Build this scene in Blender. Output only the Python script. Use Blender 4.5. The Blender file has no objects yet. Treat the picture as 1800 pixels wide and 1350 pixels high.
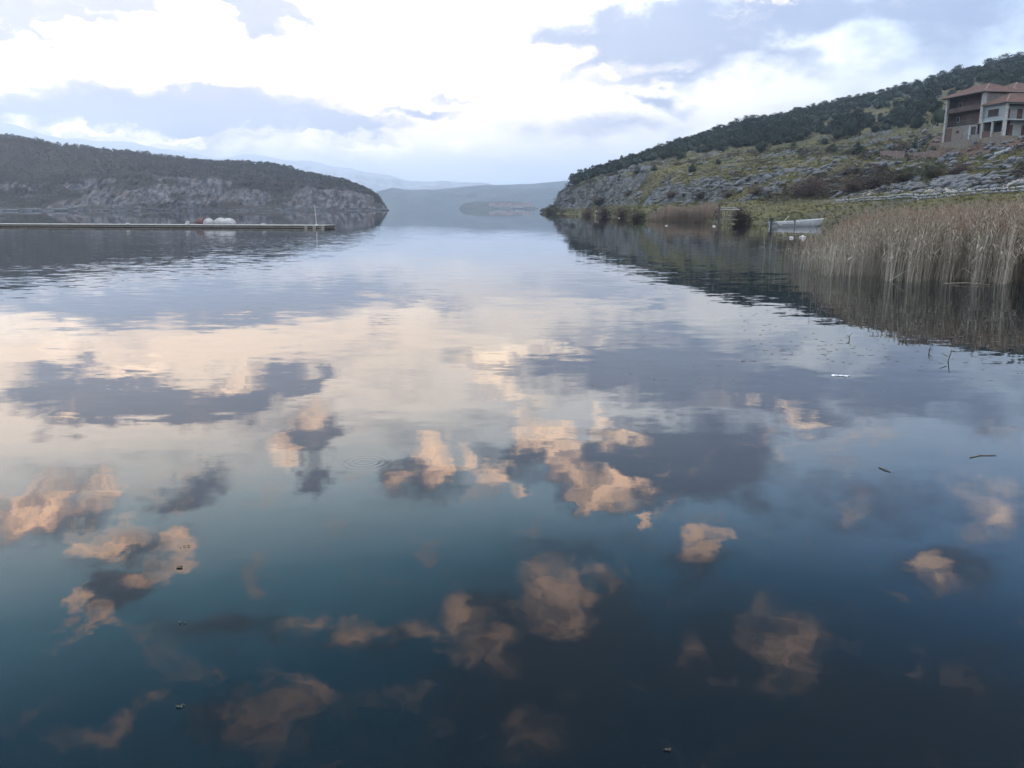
import bpy, math, random
import numpy as np
R = math.radians
rnd = random.Random(7)
rng = np.random.default_rng(11)
SC = bpy.context.scene
COL = SC.collection

# ------------------------------------------------------------------ camera
CAM_H = 2.0
F = 1400.0
PITCH = math.atan(309 / F)
cam = bpy.data.cameras.new('camera'); co = bpy.data.objects.new('camera', cam); COL.objects.link(co)
cam.lens = 28.0; cam.sensor_width = 36.0; cam.clip_start = 0.05; cam.clip_end = 60000
co.location = (0, 0, CAM_H); co.rotation_euler = (math.pi / 2 - PITCH, 0, 0)
SC.camera = co
cp, sp = math.cos(PITCH), math.sin(PITCH)

def ray(px, py):
    a = (px - 900) / F; b = (675 - py) / F
    return a, cp + b * sp, -sp + b * cp
def at(px, py, Y):
    x, y, z = ray(px, py); k = Y / y
    return (x * k, Y, CAM_H + z * k)
def gnd(px, py, z=0.0):
    x, y, zz = ray(px, py); k = (z - CAM_H) / zz
    return (x * k, y * k, z)

# ------------------------------------------------------------------ view
SC.view_settings.view_transform = 'Standard'
SC.view_settings.look = 'None'
SC.view_settings.exposure = 1.14
SC.view_settings.gamma = 1.0
SC.view_settings.use_curve_mapping = False
SC.render.engine = 'CYCLES'
SC.cycles.use_denoising = True
SC.cycles.max_bounces = 6
SC.cycles.diffuse_bounces = 2
SC.cycles.glossy_bounces = 3
SC.cycles.volume_bounces = 1
SC.cycles.transparent_max_bounces = 8

# ------------------------------------------------------------------ sun + sky
SUN_EL, SUN_AZ = 9.0, -44.0         # azimuth measured from +Y towards +X
sl = bpy.data.lights.new('sun', 'SUN'); so = bpy.data.objects.new('sun', sl); COL.objects.link(so)
sl.energy = 0.7; sl.angle = R(12); sl.color = (1.0, 0.80, 0.62)
so.rotation_euler = (math.pi / 2 - R(SUN_EL), 0, math.pi + R(-SUN_AZ))

W = bpy.data.worlds.new('World'); SC.world = W; W.use_nodes = True
NT = W.node_tree; NT.nodes.clear()

class G:
    """tiny node-graph writer"""
    def __init__(s, nt): s.nt = nt
    def n(s, t, **kw):
        nd = s.nt.nodes.new(t)
        for k, v in kw.items(): setattr(nd, k, v)
        return nd
    def put(s, sock, v):
        if hasattr(v, 'is_output') or isinstance(v, bpy.types.NodeSocket): s.nt.links.new(v, sock)
        else: sock.default_value = v
    def math(s, op, a, b=None, c=None, clamp=False):
        nd = s.n('ShaderNodeMath', operation=op, use_clamp=clamp)
        for i, v in enumerate((a, b, c)):
            if v is not None: s.put(nd.inputs[i], v)
        return nd.outputs[0]
    def vec(s, op, a, b=None, scale=None):
        nd = s.n('ShaderNodeVectorMath', operation=op)
        s.put(nd.inputs[0], a)
        if b is not None: s.put(nd.inputs[1], b)
        if scale is not None: s.put(nd.inputs[3], scale)
        return nd.outputs[1] if op in ('LENGTH', 'DOT_PRODUCT', 'DISTANCE') else nd.outputs[0]
    def mrange(s, v, a, b, c=0.0, d=1.0, smooth=True):
        nd = s.n('ShaderNodeMapRange', interpolation_type='SMOOTHSTEP' if smooth else 'LINEAR')
        for i, x in enumerate((v, a, b, c, d)): s.put(nd.inputs[i], x)
        return nd.outputs[0]
    def noise(s, vec, scale, detail=4.0, rough=0.5, dist=0.0, col=False):
        nd = s.n('ShaderNodeTexNoise')
        if vec is not None: s.put(nd.inputs['Vector'], vec)
        nd.inputs['Scale'].default_value = scale; nd.inputs['Detail'].default_value = detail
        nd.inputs['Roughness'].default_value = rough; nd.inputs['Distortion'].default_value = dist
        return nd.outputs['Color'] if col else nd.outputs[0]
    def mix(s, f, a, b, blend='MIX'):
        nd = s.n('ShaderNodeMix', data_type='RGBA', blend_type=blend)
        nd.clamp_result = False
        s.put(nd.inputs[0], f)
        for i, v in ((6, a), (7, b)):
            if isinstance(v, (tuple, list)): v = tuple(v)[:3] + (1.0,)
            s.put(nd.inputs[i], v)
        return nd.outputs[2]
    def ramp(s, f, stops, interp='LINEAR'):
        nd = s.n('ShaderNodeValToRGB'); cr = nd.color_ramp; cr.interpolation = interp
        while len(cr.elements) < len(stops): cr.elements.new(0.5)
        for e, (p, c) in zip(cr.elements, stops):
            e.position = p; e.color = tuple(c)[:3] + (1.0,)
        s.put(nd.inputs[0], f)
        return nd.outputs[0]
    def mapping(s, v, loc=(0, 0, 0), rot=(0, 0, 0), sc=(1, 1, 1), kind='POINT'):
        nd = s.n('ShaderNodeMapping', vector_type=kind)
        s.put(nd.inputs[0], v)
        nd.inputs[1].default_value = loc; nd.inputs[2].default_value = rot; nd.inputs[3].default_value = sc
        return nd.outputs[0]

g = G(NT)
tc = g.n('ShaderNodeTexCoord').outputs['Generated']
sep = g.n('ShaderNodeSeparateXYZ'); NT.links.new(tc, sep.inputs[0])
az = g.math('ARCTAN2', sep.outputs[0], sep.outputs[1])
el = g.math('ARCSINE', sep.outputs[2])
comb = g.n('ShaderNodeCombineXYZ'); g.put(comb.inputs[0], az); g.put(comb.inputs[1], el)
UV = comb.outputs[0]
elp = g.math('ABSOLUTE', el)
elp = g.math('DIVIDE', elp, math.pi / 2)
def d(x): return x / 90.0
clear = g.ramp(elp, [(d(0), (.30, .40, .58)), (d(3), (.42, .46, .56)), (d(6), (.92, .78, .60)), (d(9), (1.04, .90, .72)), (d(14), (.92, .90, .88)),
                     (d(19), (.42, .60, .76)), (d(25), (.08, .26, .42)), (d(31), (.0, .085, .18)), (d(39), (.0, .03, .06)), (d(50), (.80, .84, .92)), (d(90), (1.0, 1.05, 1.15))])  # overhead stops, out of view, are raised artificially to light the land
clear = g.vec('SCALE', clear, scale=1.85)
azd = g.math('DIVIDE', az, math.pi / 180)
# glow round the hidden sun: brighter towards the left, falling to the right
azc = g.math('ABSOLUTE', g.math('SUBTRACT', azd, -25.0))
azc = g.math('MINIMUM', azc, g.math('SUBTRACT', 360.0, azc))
af = g.ramp(g.math('DIVIDE', azc, 180.0), [(0, (1.38, 1.14, .92)), (.10, (1.25, 1.10, .94)), (.20, (.85, .88, .90)), (.30, (.40, .53, .70)), (.42, (.30, .42, .58)), (.65, (1.0, .97, .95)), (1, (1.4, 1.25, 1.15))])  # last stops, behind the camera, are brightened as unseen fill for the land
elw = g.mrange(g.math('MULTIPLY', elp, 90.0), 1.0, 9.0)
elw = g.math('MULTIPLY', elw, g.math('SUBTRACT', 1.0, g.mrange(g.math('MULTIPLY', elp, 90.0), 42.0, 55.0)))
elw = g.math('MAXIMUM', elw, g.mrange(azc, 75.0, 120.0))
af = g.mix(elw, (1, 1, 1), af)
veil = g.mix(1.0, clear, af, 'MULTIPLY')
dusk = g.math('MULTIPLY', g.mrange(el, R(21), R(31)), g.math('MULTIPLY', g.mrange(azd, -20.0, 6.0), g.math('SUBTRACT', 1.0, g.mrange(el, R(42), R(52)))))
veil = g.mix(dusk, veil, g.mix(1.0, veil, (.60, .34, .30), 'MULTIPLY'))
sky = g.n('ShaderNodeTexSky', sky_type='NISHITA')
sky.sun_disc = False; sky.sun_elevation = R(SUN_EL); sky.sun_rotation = R(SUN_AZ)
sky.air_density = 1.2; sky.dust_density = 1.5
# veil is written ten times its radiance below, because the background runs at 0.1
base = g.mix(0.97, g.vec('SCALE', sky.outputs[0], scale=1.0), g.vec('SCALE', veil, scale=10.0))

# clouds: each one a soft ellipse at its own bearing and height, broken up by noise
nz = g.noise(g.mapping(UV, sc=(1, 1.6, 1)), 9.0, 6.0, 0.60, col=True)
nz = g.vec('SUBTRACT', nz, (.5, .5, .5))
nz2 = g.noise(g.mapping(UV, loc=(5, 3, 1), sc=(1, 1.5, 1)), 34.0, 5.0, 0.60, col=True)
nz2 = g.vec('SUBTRACT', nz2, (.5, .5, .5))
UVd = g.vec('ADD', UV, g.vec('ADD', g.vec('MULTIPLY', nz, (.17, .09, 0)), g.vec('MULTIPLY', nz2, (.045, .030, 0))))
def azel(px, py):
    x, y, z = ray(px, py); l = math.sqrt(x * x + y * y + z * z)
    return math.atan2(x, y), abs(math.asin(z / l))
def blob(prev, px, py, rx, ry, rot=0, s=1.0):
    c, q = math.cos(R(rot)), math.sin(R(rot))
    a0, e0 = azel(px, py)
    a1, e1 = azel(px + rx * c, py + rx * q); a2, e2 = azel(px - ry * q, py + ry * c)
    va = (a1 - a0, e1 - e0); vb = (a2 - a0, e2 - e0)
    src = UVd
    if prev is not None:      # (kept in sequence so the shader compiler evaluates one cloud at a time)
        ma = g.n('ShaderNodeVectorMath', operation='MULTIPLY_ADD'); g.put(ma.inputs[0], prev); ma.inputs[1].default_value = (1e-7,) * 3; g.put(ma.inputs[2], UVd); src = ma.outputs[0]
    m = g.mapping(src, (a0, e0, 0), (0, 0, math.atan2(va[1], va[0])), (math.hypot(*va) * 1.15, math.hypot(*vb) * 1.15, 1), 'TEXTURE')
    return g.math('MULTIPLY', g.math('SUBTRACT', 1.0, g.vec('LENGTH', m), clamp=True), s)
def field(lst):
    r = None
    for b in lst:
        v = blob(r, *b)
        r = v if r is None else g.math('MAXIMUM', r, v)
    return r
# bodies of cloud (grey to lavender)
GREY = [
 (170, 200, 260, 62, 0, 1.2), (400, 195, 260, 66, 0, 1.3), (370, 160, 60, 34, 0, 1.1), (560, 222, 170, 36, 6, 1.0), (60, 190, 150, 55, 0, 1.0),
 (60, 6, 190, 60, 10, 1.3), (370, 2, 170, 60, 14, 1.2), (650, 140, 50, 10, 0, .6), (720, 205, 110, 16, 0, .7), (775, 178, 60, 12, 6, .6),
 (1150, 50, 300, 70, 8, .55), (960, 95, 120, 26, -6, .6), (1350, 110, 260, 60, 10, .5), (1150, 170, 130, 26, 6, .7), (1080, 225, 200, 40, 0, .6), (1600, 60, 240, 100, 0, .55),
 (330, 705, 250, 48, -12, 1.4), (180, 745, 120, 34, -8, 1.2), (120, 660, 130, 26, -6, .9), (530, 695, 80, 20, -8, .9), (540, 765, 75, 50, -14, 1.3), (555, 830, 50, 34, -20, 1.1),
 (330, 855, 80, 40, -20, .75), (690, 840, 60, 30, -18, .9),
 (1120, 640, 290, 80, 6, 1.1), (1330, 690, 260, 80, 8, 1.0), (1600, 690, 300, 75, 4, .8), (1170, 820, 240, 90, 4, 1.3), (1020, 830, 100, 60, 4, 1.1), (1290, 820, 120, 90, 0, .9),
 (210, 1040, 90, 60, -30, .95), (230, 960, 120, 50, -20, .6), (900, 1140, 110, 100, 30, .95), (940, 1260, 110, 120, 0, .8), (900, 1060, 150, 60, 0, .7), (1500, 900, 300, 80, 0, .4), (1400, 1140, 110, 100, 0, .6),
 (80, 900, 170, 60, -10, .8), (740, 850, 110, 46, -6, .75), (940, 790, 120, 60, 0, .8), (880, 640, 130, 60, 0, .6), (420, 1090, 220, 60, -6, .45), (450, 1270, 200, 80, 0, .5), (1240, 1010, 100, 60, 20, .6), (1010, 1090, 130, 110, 10, .85), (1000, 960, 160, 50, 0, .4), (1690, 1000, 150, 70, 0, .6), (960, 1220, 230, 170, 0, 1.0), (1560, 1280, 560, 170, 0, .9), (1250, 1180, 260, 130, 0, .7), (640, 1110, 140, 50, 8, .5),
]
# sun-warmed parts
WARM = [
 (160, 228, 170, 16, 4, .9), (330, 240, 260, 10, -2, .6), (560, 246, 220, 10, 0, .45), (700, 262, 300, 20, 0, .35),
 (210, 655, 85, 22, -10, 1.1), (60, 650, 60, 20, -8, .9), (415, 660, 90, 20, -12, 1.1), (130, 760, 50, 12, 0, .7),
 (490, 790, 32, 46, 10, 1.0), (545, 735, 50, 22, -10, .7), (20, 590, 220, 60, 0, .75), (120, 495, 190, 26, -4, .9), (700, 560, 300, 40, 0, .35), (1180, 235, 260, 30, 0, .4),
 (50, 895, 110, 46, -12, 1.1), (180, 870, 60, 26, -12, .9), (195, 945, 90, 26, -26, 1.2), (285, 950, 36, 40, 20, .9), (262, 1000, 55, 26, -28, 1.2), (140, 1050, 26, 14, -10, .9), (170, 1086, 50, 26, 10, 1.2),
 (870, 625, 70, 50, -20, 1.0), (930, 610, 110, 26, 6, .9), (880, 688, 90, 18, 8, .9), (1090, 600, 120, 18, 8, .5),
 (940, 752, 60, 34, -10, 1.2), (1045, 735, 24, 44, -20, .9), (1110, 775, 60, 22, 10, .8), (990, 805, 50, 60, -10, 1.3), (1050, 855, 90, 30, 14, 1.2), (870, 830, 44, 34, 0, 1.0), (912, 858, 30, 20, 0, .9),
 (752, 815, 46, 46, -30, 1.3), (815, 800, 22, 36, -10, .9), (690, 850, 40, 26, -10, .5), (1235, 972, 50, 46, 40, 1.2), (1140, 914, 18, 14, 0, .9), (1410, 740, 60, 28, 0, 1.0), (1310, 710, 36, 18, 0, .9),
 (985, 1040, 75, 75, 20, 1.1), (820, 1105, 55, 80, 25, 1.2), (870, 1140, 60, 60, 0, .8), (1210, 1140, 36, 44, 10, .6), (1395, 1140, 90, 90, 0, .95), (1665, 1010, 50, 40, 20, .8), (1740, 885, 90, 60, 0, .5),
 (540, 1075, 60, 24, -8, .8), (620, 1100, 50, 40, 0, .8), (720, 1100, 60, 36, 10, .7), (720, 1215, 40, 36, -20, .8), (480, 1270, 85, 70, 0, 1.0), (180, 1275, 130, 26, -14, .9), (520, 1205, 80, 28, 20, .7), (300, 1170, 60, 60, 0, .5), (925, 1300, 80, 60, 0, .7), (200, 1110, 90, 12, -4, .6),
]
fine = g.noise(g.mapping(UV, sc=(1, 1.8, 1)), 17.0, 6.0, 0.58)
fine = g.math('SUBTRACT', fine, .5)
puff = g.noise(g.mapping(UVd, loc=(9, 2, 0), sc=(1, 1.4, 1)), 17.0, 5.0, 0.58)
puff = g.mrange(puff, .34, .62, .55, 1.0)
cl = g.noise(g.mapping(UVd, sc=(1, 1.5, 1)), 13.0, 7.0, 0.60)
cl2 = g.noise(g.mapping(g.vec('ADD', UVd, (-.020, -.008, 0)), sc=(1, 1.5, 1)), 13.0, 4.0, 0.60)
light = g.math('MULTIPLY_ADD', g.math('SUBTRACT', cl, cl2), 3.5, .5, clamp=True)
small = g.math('MULTIPLY', g.mrange(cl, .55, .68), g.math('MULTIPLY', g.mrange(el, R(10), R(14)), .30))
gm = g.math('ADD', field(GREY), g.math('MULTIPLY', fine, .75))
gm = g.math('MAXIMUM', g.mrange(gm, .06, .60), small)
wm = g.math('ADD', field(WARM), g.math('MULTIPLY', fine, .75))
wm = g.math('MULTIPLY', g.mrange(wm, .04, .72), g.math('MULTIPLY', puff, g.mrange(light, 0.12, .78, .38, 1.0)))
wm = g.math('MULTIPLY', wm, g.mrange(el, R(21), R(33), 1.0, .62))
wm = g.math('MAXIMUM', wm, g.math('MULTIPLY', small, g.math('MULTIPLY', light, .7)))
# general wisps everywhere else in the sky
wis = g.noise(g.mapping(UV, sc=(1, 2.6, 1)), 5.5, 7.0, 0.60, 0.4)
wis = g.mrange(wis, .46, .72)
hi = g.mrange(el, R(9), R(16))
wisp_col = g.mix(hi, (3.8, 4.1, 5.0), (1.1, 1.9, 2.8))
sky1 = g.mix(g.math('MULTIPLY', wis, g.mrange(el, R(14), R(24), .55, .18)), base, wisp_col)
greycol = g.ramp(elp, [(d(0), (.22, .28, .40)), (d(5), (.22, .235, .34)), (d(9), (.23, .26, .37)), (d(13), (.25, .28, .39)), (d(19), (.21, .24, .32)), (d(24), (.11, .13, .155)), (d(30), (.050, .050, .052)), (d(36), (.030, .028, .027)), (d(45), (.03, .03, .03)), (d(90), (.3, .32, .36))])
greycol = g.mix(1.0, g.vec('SCALE', greycol, scale=10.5), g.mix(.5, (1, 1, 1), af), 'MULTIPLY')
warmcol = g.ramp(elp, [(d(0), (.60, .50, .36)), (d(7), (.80, .68, .50)), (d(12), (1.0, .75, .50)), (d(19), (1.0, .64, .40)), (d(25), (.62, .385, .245)), (d(34), (.34, .22, .145)), (d(90), (.4, .35, .3))])
warmcol = g.mix(1.0, g.vec('SCALE', warmcol, scale=38.0), g.mix(.4, (1, 1, 1), af), 'MULTIPLY')
sky2 = g.mix(g.math('MULTIPLY', gm, .92), sky1, greycol)
sky3 = g.mix(g.math('MULTIPLY', wm, .80), sky2, warmcol)
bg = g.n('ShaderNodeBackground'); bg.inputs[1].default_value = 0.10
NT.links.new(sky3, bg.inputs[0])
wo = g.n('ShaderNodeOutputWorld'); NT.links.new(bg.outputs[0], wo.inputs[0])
W.cycles.sampling_method = 'MANUAL'; W.cycles.sample_map_resolution = 1024

# ------------------------------------------------------------------ helpers
def tag(o, label=None, cat=None, group=None, kind=None):
    if label: o['label'] = label
    if cat: o['category'] = cat
    if group: o['group'] = group
    if kind: o['kind'] = kind
    return o
def empty(name, loc=(0, 0, 0), rz=0.0):
    o = bpy.data.objects.new(name, None); COL.objects.link(o); o.empty_display_size = .1
    o.location = loc; o.rotation_euler = (0, 0, rz); return o
def mesh_np(name, V, Fc, mat=None, parent=None, attrs=None, smooth=False, link=True):
    """V (n,3); Fc (m,k) int array or list of faces."""
    me = bpy.data.meshes.new(name)
    V = np.asarray(V, np.float32)
    if isinstance(Fc, np.ndarray):
        m, k = Fc.shape
        me.vertices.add(len(V)); me.vertices.foreach_set('co', V.ravel())
        me.loops.add(m * k); me.loops.foreach_set('vertex_index', Fc.astype(np.int32).ravel())
        me.polygons.add(m); me.polygons.foreach_set('loop_start', (np.arange(m) * k).astype(np.int32))
        if smooth: me.polygons.foreach_set('use_smooth', np.ones(m, bool))
        me.update(calc_edges=True)
    else:
        me.from_pydata([tuple(map(float, v)) for v in V], [], [tuple(f) for f in Fc])
        if smooth:
            for p in me.polygons: p.use_smooth = True
    for k2, a in (attrs or {}).items():
        at_ = me.attributes.new(k2, 'FLOAT', 'POINT'); at_.data.foreach_set('value', np.asarray(a, np.float32))
    if mat: me.materials.append(mat)
    if not link: return me
    o = bpy.data.objects.new(name, me); COL.objects.link(o)
    if parent: o.parent = parent
    return o
class MB:
    """collects primitives for one mesh"""
    def __init__(s): s.v = []; s.f = []
    def add(s, vs, fs):
        b = len(s.v); s.v += [tuple(v) for v in vs]; s.f += [tuple(b + i for i in f) for f in fs]; return s
    def box(s, c, size, rz=0.0, T=None):
        hx, hy, hz = (x / 2 for x in size); ca, sa = math.cos(rz), math.sin(rz)
        vs = []
        for z in (-hz, hz):
            for x, y in ((-hx, -hy), (hx, -hy), (hx, hy), (-hx, hy)):
                vs.append((c[0] + x * ca - y * sa, c[1] + x * sa + y * ca, c[2] + z))
        if T: vs = [T(v) for v in vs]
        return s.add(vs, [(0, 3, 2, 1), (4, 5, 6, 7), (0, 1, 5, 4), (1, 2, 6, 5), (2, 3, 7, 6), (3, 0, 4, 7)])
    def tube(s, pts, rad, n=6, cap=True):
        pts = [np.array(p, float) for p in pts]
        rad = rad if isinstance(rad, (list, tuple)) else [rad] * len(pts)
        b = len(s.v)
        for i, p in enumerate(pts):
            t = pts[min(i + 1, len(pts) - 1)] - pts[max(i - 1, 0)]
            t /= (np.linalg.norm(t) + 1e-9)
            up = np.array((0, 0, 1.)) if abs(t[2]) < .9 else np.array((1., 0, 0))
            a = np.cross(t, up); a /= np.linalg.norm(a); c = np.cross(t, a)
            for k in range(n):
                q = 2 * math.pi * k / n
                s.v.append(tuple(p + rad[i] * (math.cos(q) * a + math.sin(q) * c)))
        for i in range(len(pts) - 1):
            for k in range(n):
                k2 = (k + 1) % n
                s.f.append((b + i * n + k, b + i * n + k2, b + (i + 1) * n + k2, b + (i + 1) * n + k))
        if cap:
            s.f.append(tuple(b + k for k in range(n))); s.f.append(tuple(b + (len(pts) - 1) * n + k for k in reversed(range(n))))
        return s
    def build(s, name, mat, parent=None, smooth=False, link=True):
        return mesh_np(name, s.v, s.f, mat, parent, smooth=smooth, link=link)

# value noise in numpy
def _h(ix, iy, iz, seed):
    n = (ix * 374761393 + iy * 668265263 + iz * 2147483647 + seed * 974634777) & 0xFFFFFFFF
    n = ((n ^ (n >> 13)) * 1274126177) & 0xFFFFFFFF
    n = ((n ^ (n >> 16)) * 2246822519) & 0xFFFFFFFF
    return ((n ^ (n >> 15)) & 0xFFFFFF) / float(0xFFFFFF)
def vnoise(x, y, z=0.0, seed=0):
    x, y, z = np.broadcast_arrays(np.asarray(x, float), np.asarray(y, float), np.asarray(z, float))
    ix, iy, iz = (np.floor(a).astype(np.int64) for a in (x, y, z))
    fx, fy, fz = x - ix, y - iy, z - iz
    fx, fy, fz = (a * a * a * (a * (a * 6 - 15) + 10) for a in (fx, fy, fz))
    r = 0
    for dx in (0, 1):
        wx = fx if dx else 1 - fx
        for dy in (0, 1):
            wy = fy if dy else 1 - fy
            for dz in (0, 1):
                wz = fz if dz else 1 - fz
                r = r + wx * wy * wz * _h(ix + dx, iy + dy, iz + dz, seed)
    return r
def fbm(x, y, z=0.0, o=5, seed=0, gain=.5, ridge=False):
    a, s_, t = 1.0, 0.0, 0.0
    for i in range(o):
        v = vnoise(x * 2 ** i, y * 2 ** i, np.asarray(z) * 2 ** i, seed + i * 17)
        if ridge: v = 1 - abs(2 * v - 1)
        s_ = s_ + a * v; t += a; a *= gain
    return s_ / t
def sstep(a, b, x):
    t = np.clip((x - a) / (b - a), 0, 1); return t * t * (3 - 2 * t)

# ------------------------------------------------------------------ materials
MATS = {}
def mat(name, build):
    if name in MATS: return MATS[name]
    m = bpy.data.materials.new(name); m.use_nodes = True
    nt = m.node_tree; nt.nodes.clear(); gg = G(nt)
    b = gg.n('ShaderNodeBsdfPrincipled'); o = gg.n('ShaderNodeOutputMaterial'); nt.links.new(b.outputs[0], o.inputs[0])
    build(gg, b); MATS[name] = m; return m
def bump(gg, b, h, strength=.5, dist=.1):
    nd = gg.n('ShaderNodeBump'); nd.inputs['Strength'].default_value = strength; nd.inputs['Distance'].default_value = dist
    gg.put(nd.inputs['Height'], h); gg.nt.links.new(nd.outputs[0], b.inputs['Normal'])
def plain(name, c, rough=.8, var=.25, scale=3.0, bmp=.3, metal=0.0, coords='Object'):
    def f(gg, b):
        t = gg.n('ShaderNodeTexCoord').outputs[coords]
        n = gg.noise(t, scale, 6, .6)
        n2 = gg.noise(t, scale * 7, 4, .6)
        k = gg.mrange(gg.math('ADD', gg.math('MULTIPLY', n, .7), gg.math('MULTIPLY', n2, .3)), .3, .7, 1 - var, 1 + var)
        gg.put(b.inputs['Base Color'], gg.vec('SCALE', tuple(c), scale=k))
        b.inputs['Roughness'].default_value = rough; b.inputs['Metallic'].default_value = metal
        if bmp: bump(gg, b, n2, bmp, .03)
    return mat(name, f)
def leafy(name, c1, c2, use_attr=False):
    def f(gg, b):
        r = gg.n('ShaderNodeAttribute', attribute_name='v').outputs['Fac'] if use_attr else gg.n('ShaderNodeObjectInfo').outputs['Random']
        p = gg.n('ShaderNodeNewGeometry').outputs['Position']
        n = gg.noise(p, .9, 3, .6)
        q = gg.math('ADD', gg.math('MULTIPLY', r, .6), gg.math('MULTIPLY', n, .5), clamp=True)
        gg.put(b.inputs['Base Color'], gg.mix(q, c1, c2)); b.inputs['Roughness'].default_value = .8
        b.inputs['Specular IOR Level'].default_value = .2
    return mat(name, f)

# ------------------------------------------------------------------ terrain of the right-hand shore
def feat(pts):
    """pts (px, py, Y) -> sorted u, Y, z"""
    r = []
    for px, py, Y in pts:
        x, y, z = at(px, py, Y); r.append((x / y, y, z))
    r.sort(); r = np.array(r); return r[:, 0], r[:, 1], r[:, 2]
def shorefeat(pts):
    r = []
    for px, py in pts:
        x, y, z = gnd(px, py); r.append((x / y, y, 0.0))
    r.sort(); r = np.array(r); return r[:, 0], r[:, 1], r[:, 2]
shore = shorefeat([(953, 373.3), (985, 375.5), (1020, 378), (1060, 380), (1100, 382.5), (1150, 385.5), (1200, 387), (1260, 389.5), (1300, 391), (1350, 392.5), (1420, 394), (1480, 399), (1600, 412), (1800, 428), (2000, 438), (2400, 445), (3200, 450)])
foot = feat([(953, 371.9, 390), (975, 370, 340), (990, 369, 320), (1020, 368.5, 300), (1060, 366, 262), (1100, 362, 228), (1150, 359, 198), (1200, 357, 178), (1300, 354, 152), (1400, 351, 141), (1500, 344, 128), (1600, 332, 118), (1700, 328, 106), (1800, 323, 96), (2000, 317, 82), (2600, 312, 72), (3200, 310, 70)])
top = feat([(953, 371, 394), (974, 366, 346), (980, 350, 345), (988, 341, 344), (1005, 333, 342), (1030, 326, 322), (1060, 318, 292), (1100, 311, 257), (1150, 305, 228), (1200, 300, 207), (1300, 293, 188), (1400, 290, 176), (1500, 288, 165), (1600, 285, 150), (1700, 281, 132), (1800, 276, 120), (2000, 262, 106), (2600, 250, 95), (3200, 248, 92)])
mid = feat([(953, 370.8, 398), (974, 364.5, 352), (982, 346, 352), (990, 338, 352), (1010, 328, 356), (1050, 315, 345), (1100, 301, 310), (1200, 283, 275), (1300, 268, 262), (1400, 258, 250), (1500, 252, 235), (1580, 256, 190), (1640, 250, 156), (1700, 246, 146), (1770, 242.5, 133), (1800, 240, 131), (2000, 225, 124), (2600, 215, 112), (3200, 210, 110)])
mid2 = feat([(953, 370.7, 402), (974, 363.5, 358), (984, 342, 362), (1000, 331, 368), (1050, 309, 375), (1100, 297, 350), (1200, 271, 345), (1300, 247, 345), (1400, 229, 345), (1500, 216, 340), (1600, 218, 290), (1640, 240, 172), (1700, 236, 162), (1800, 230, 152), (2000, 215, 146), (2600, 205, 130), (3200, 200, 128)])
ridge = feat([(953, 370.5, 406), (974, 363, 366), (986, 340, 372), (1010, 322, 385), (1060, 306, 390), (1100, 293, 395), (1150, 277, 400), (1200, 261, 410), (1300, 231, 420), (1400, 207, 430), (1500, 185, 440), (1600, 161, 450), (1700, 133, 455), (1800, 110, 460), (2000, 70, 470), (2600, 0, 480), (3200, -40, 490)])
FE = [shore, foot, top, mid, mid2, ridge]
def prof(u):
    Ys = [np.interp(u, f[0], f[1]) for f in FE]; Zs = [np.interp(u, f[0], f[2]) for f in FE]
    Yu = Ys[0] - 14; Ys = [Yu] + Ys + [Ys[-1] + 170]; Zs = [np.full_like(u, -1.5)] + Zs + [np.maximum(Zs[-1] * .5, 0) - 3.0]
    Ys = list(Ys)
    for i in range(1, len(Ys)): Ys[i] = np.maximum(Ys[i], Ys[i - 1] + .8)
    return np.array(Ys), np.array(Zs)
def rockmask(x, y, z, s):
    """s is the band coordinate: 1 shore, 2 foot, 3 top, 4 mid, 5 mid2, 6 ridge"""
    n = fbm(x * .045, y * .045, 0, 5, seed=5); n2 = fbm(x * .25, y * .25, z * .2, 4, seed=9)
    far = sstep(200, 300, y); near = 1 - sstep(115, 160, y)
    band = sstep(1.85, 2.12, s + (n2 - .5) * .6) * (1 - sstep(2.75 + .2 * far, 3.15 + .25 * far, s + (n - .5) * 1.6))
    streak = sstep(.58, .66, fbm((x * .8 + y * .5) * .06, (y * .8 - x * .5) * .16, 0, 4, seed=31)) * sstep(2.6, 3, s) * .9
    m = np.clip(np.maximum(band * sstep(.54 - .40 * far + .10 * near, .70 - .38 * far + .10 * near, n2 * .6 + .6 * n), streak * sstep(.4, .55, n2)), 0, 1)
    return m
def relief(x, y, z, s):
    m = rockmask(x, y, z, s)
    n = fbm(x * .09, y * .09, z * .1, 4, seed=21, ridge=True)
    q = fbm((x * .8 + y * .6) * .35, (y * .8 - x * .6) * .10, z * .3, 4, seed=25, ridge=True)
    q2 = fbm((x * .75 + y * .66 + z * .5) * 1.1, (y * .75 - x * .66) * .28, z * .8, 3, seed=27, ridge=True)
    land = sstep(1.0, 1.5, s) * (1 - sstep(6.0, 7, s))
    edge = sstep(.42, .52, fbm(x * .02, y * .02, 0, 3, seed=77))
    return land * ((fbm(x * .05, y * .05, 0, 4, seed=3) - .5) * 2.2 * sstep(1.5, 2.5, s) + (fbm(x * .4, y * .4, 0, 4, seed=4) - .5) * .35
                   + m * ((n - .5) * 1.7 * (.4 + .6 * sstep(120, 220, y)) + (q - .55) * 1.9 + (q2 - .55) * .9)) * (1 - .0 * edge)
NR = [4, 34, 84, 60, 40, 60, 12]
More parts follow.
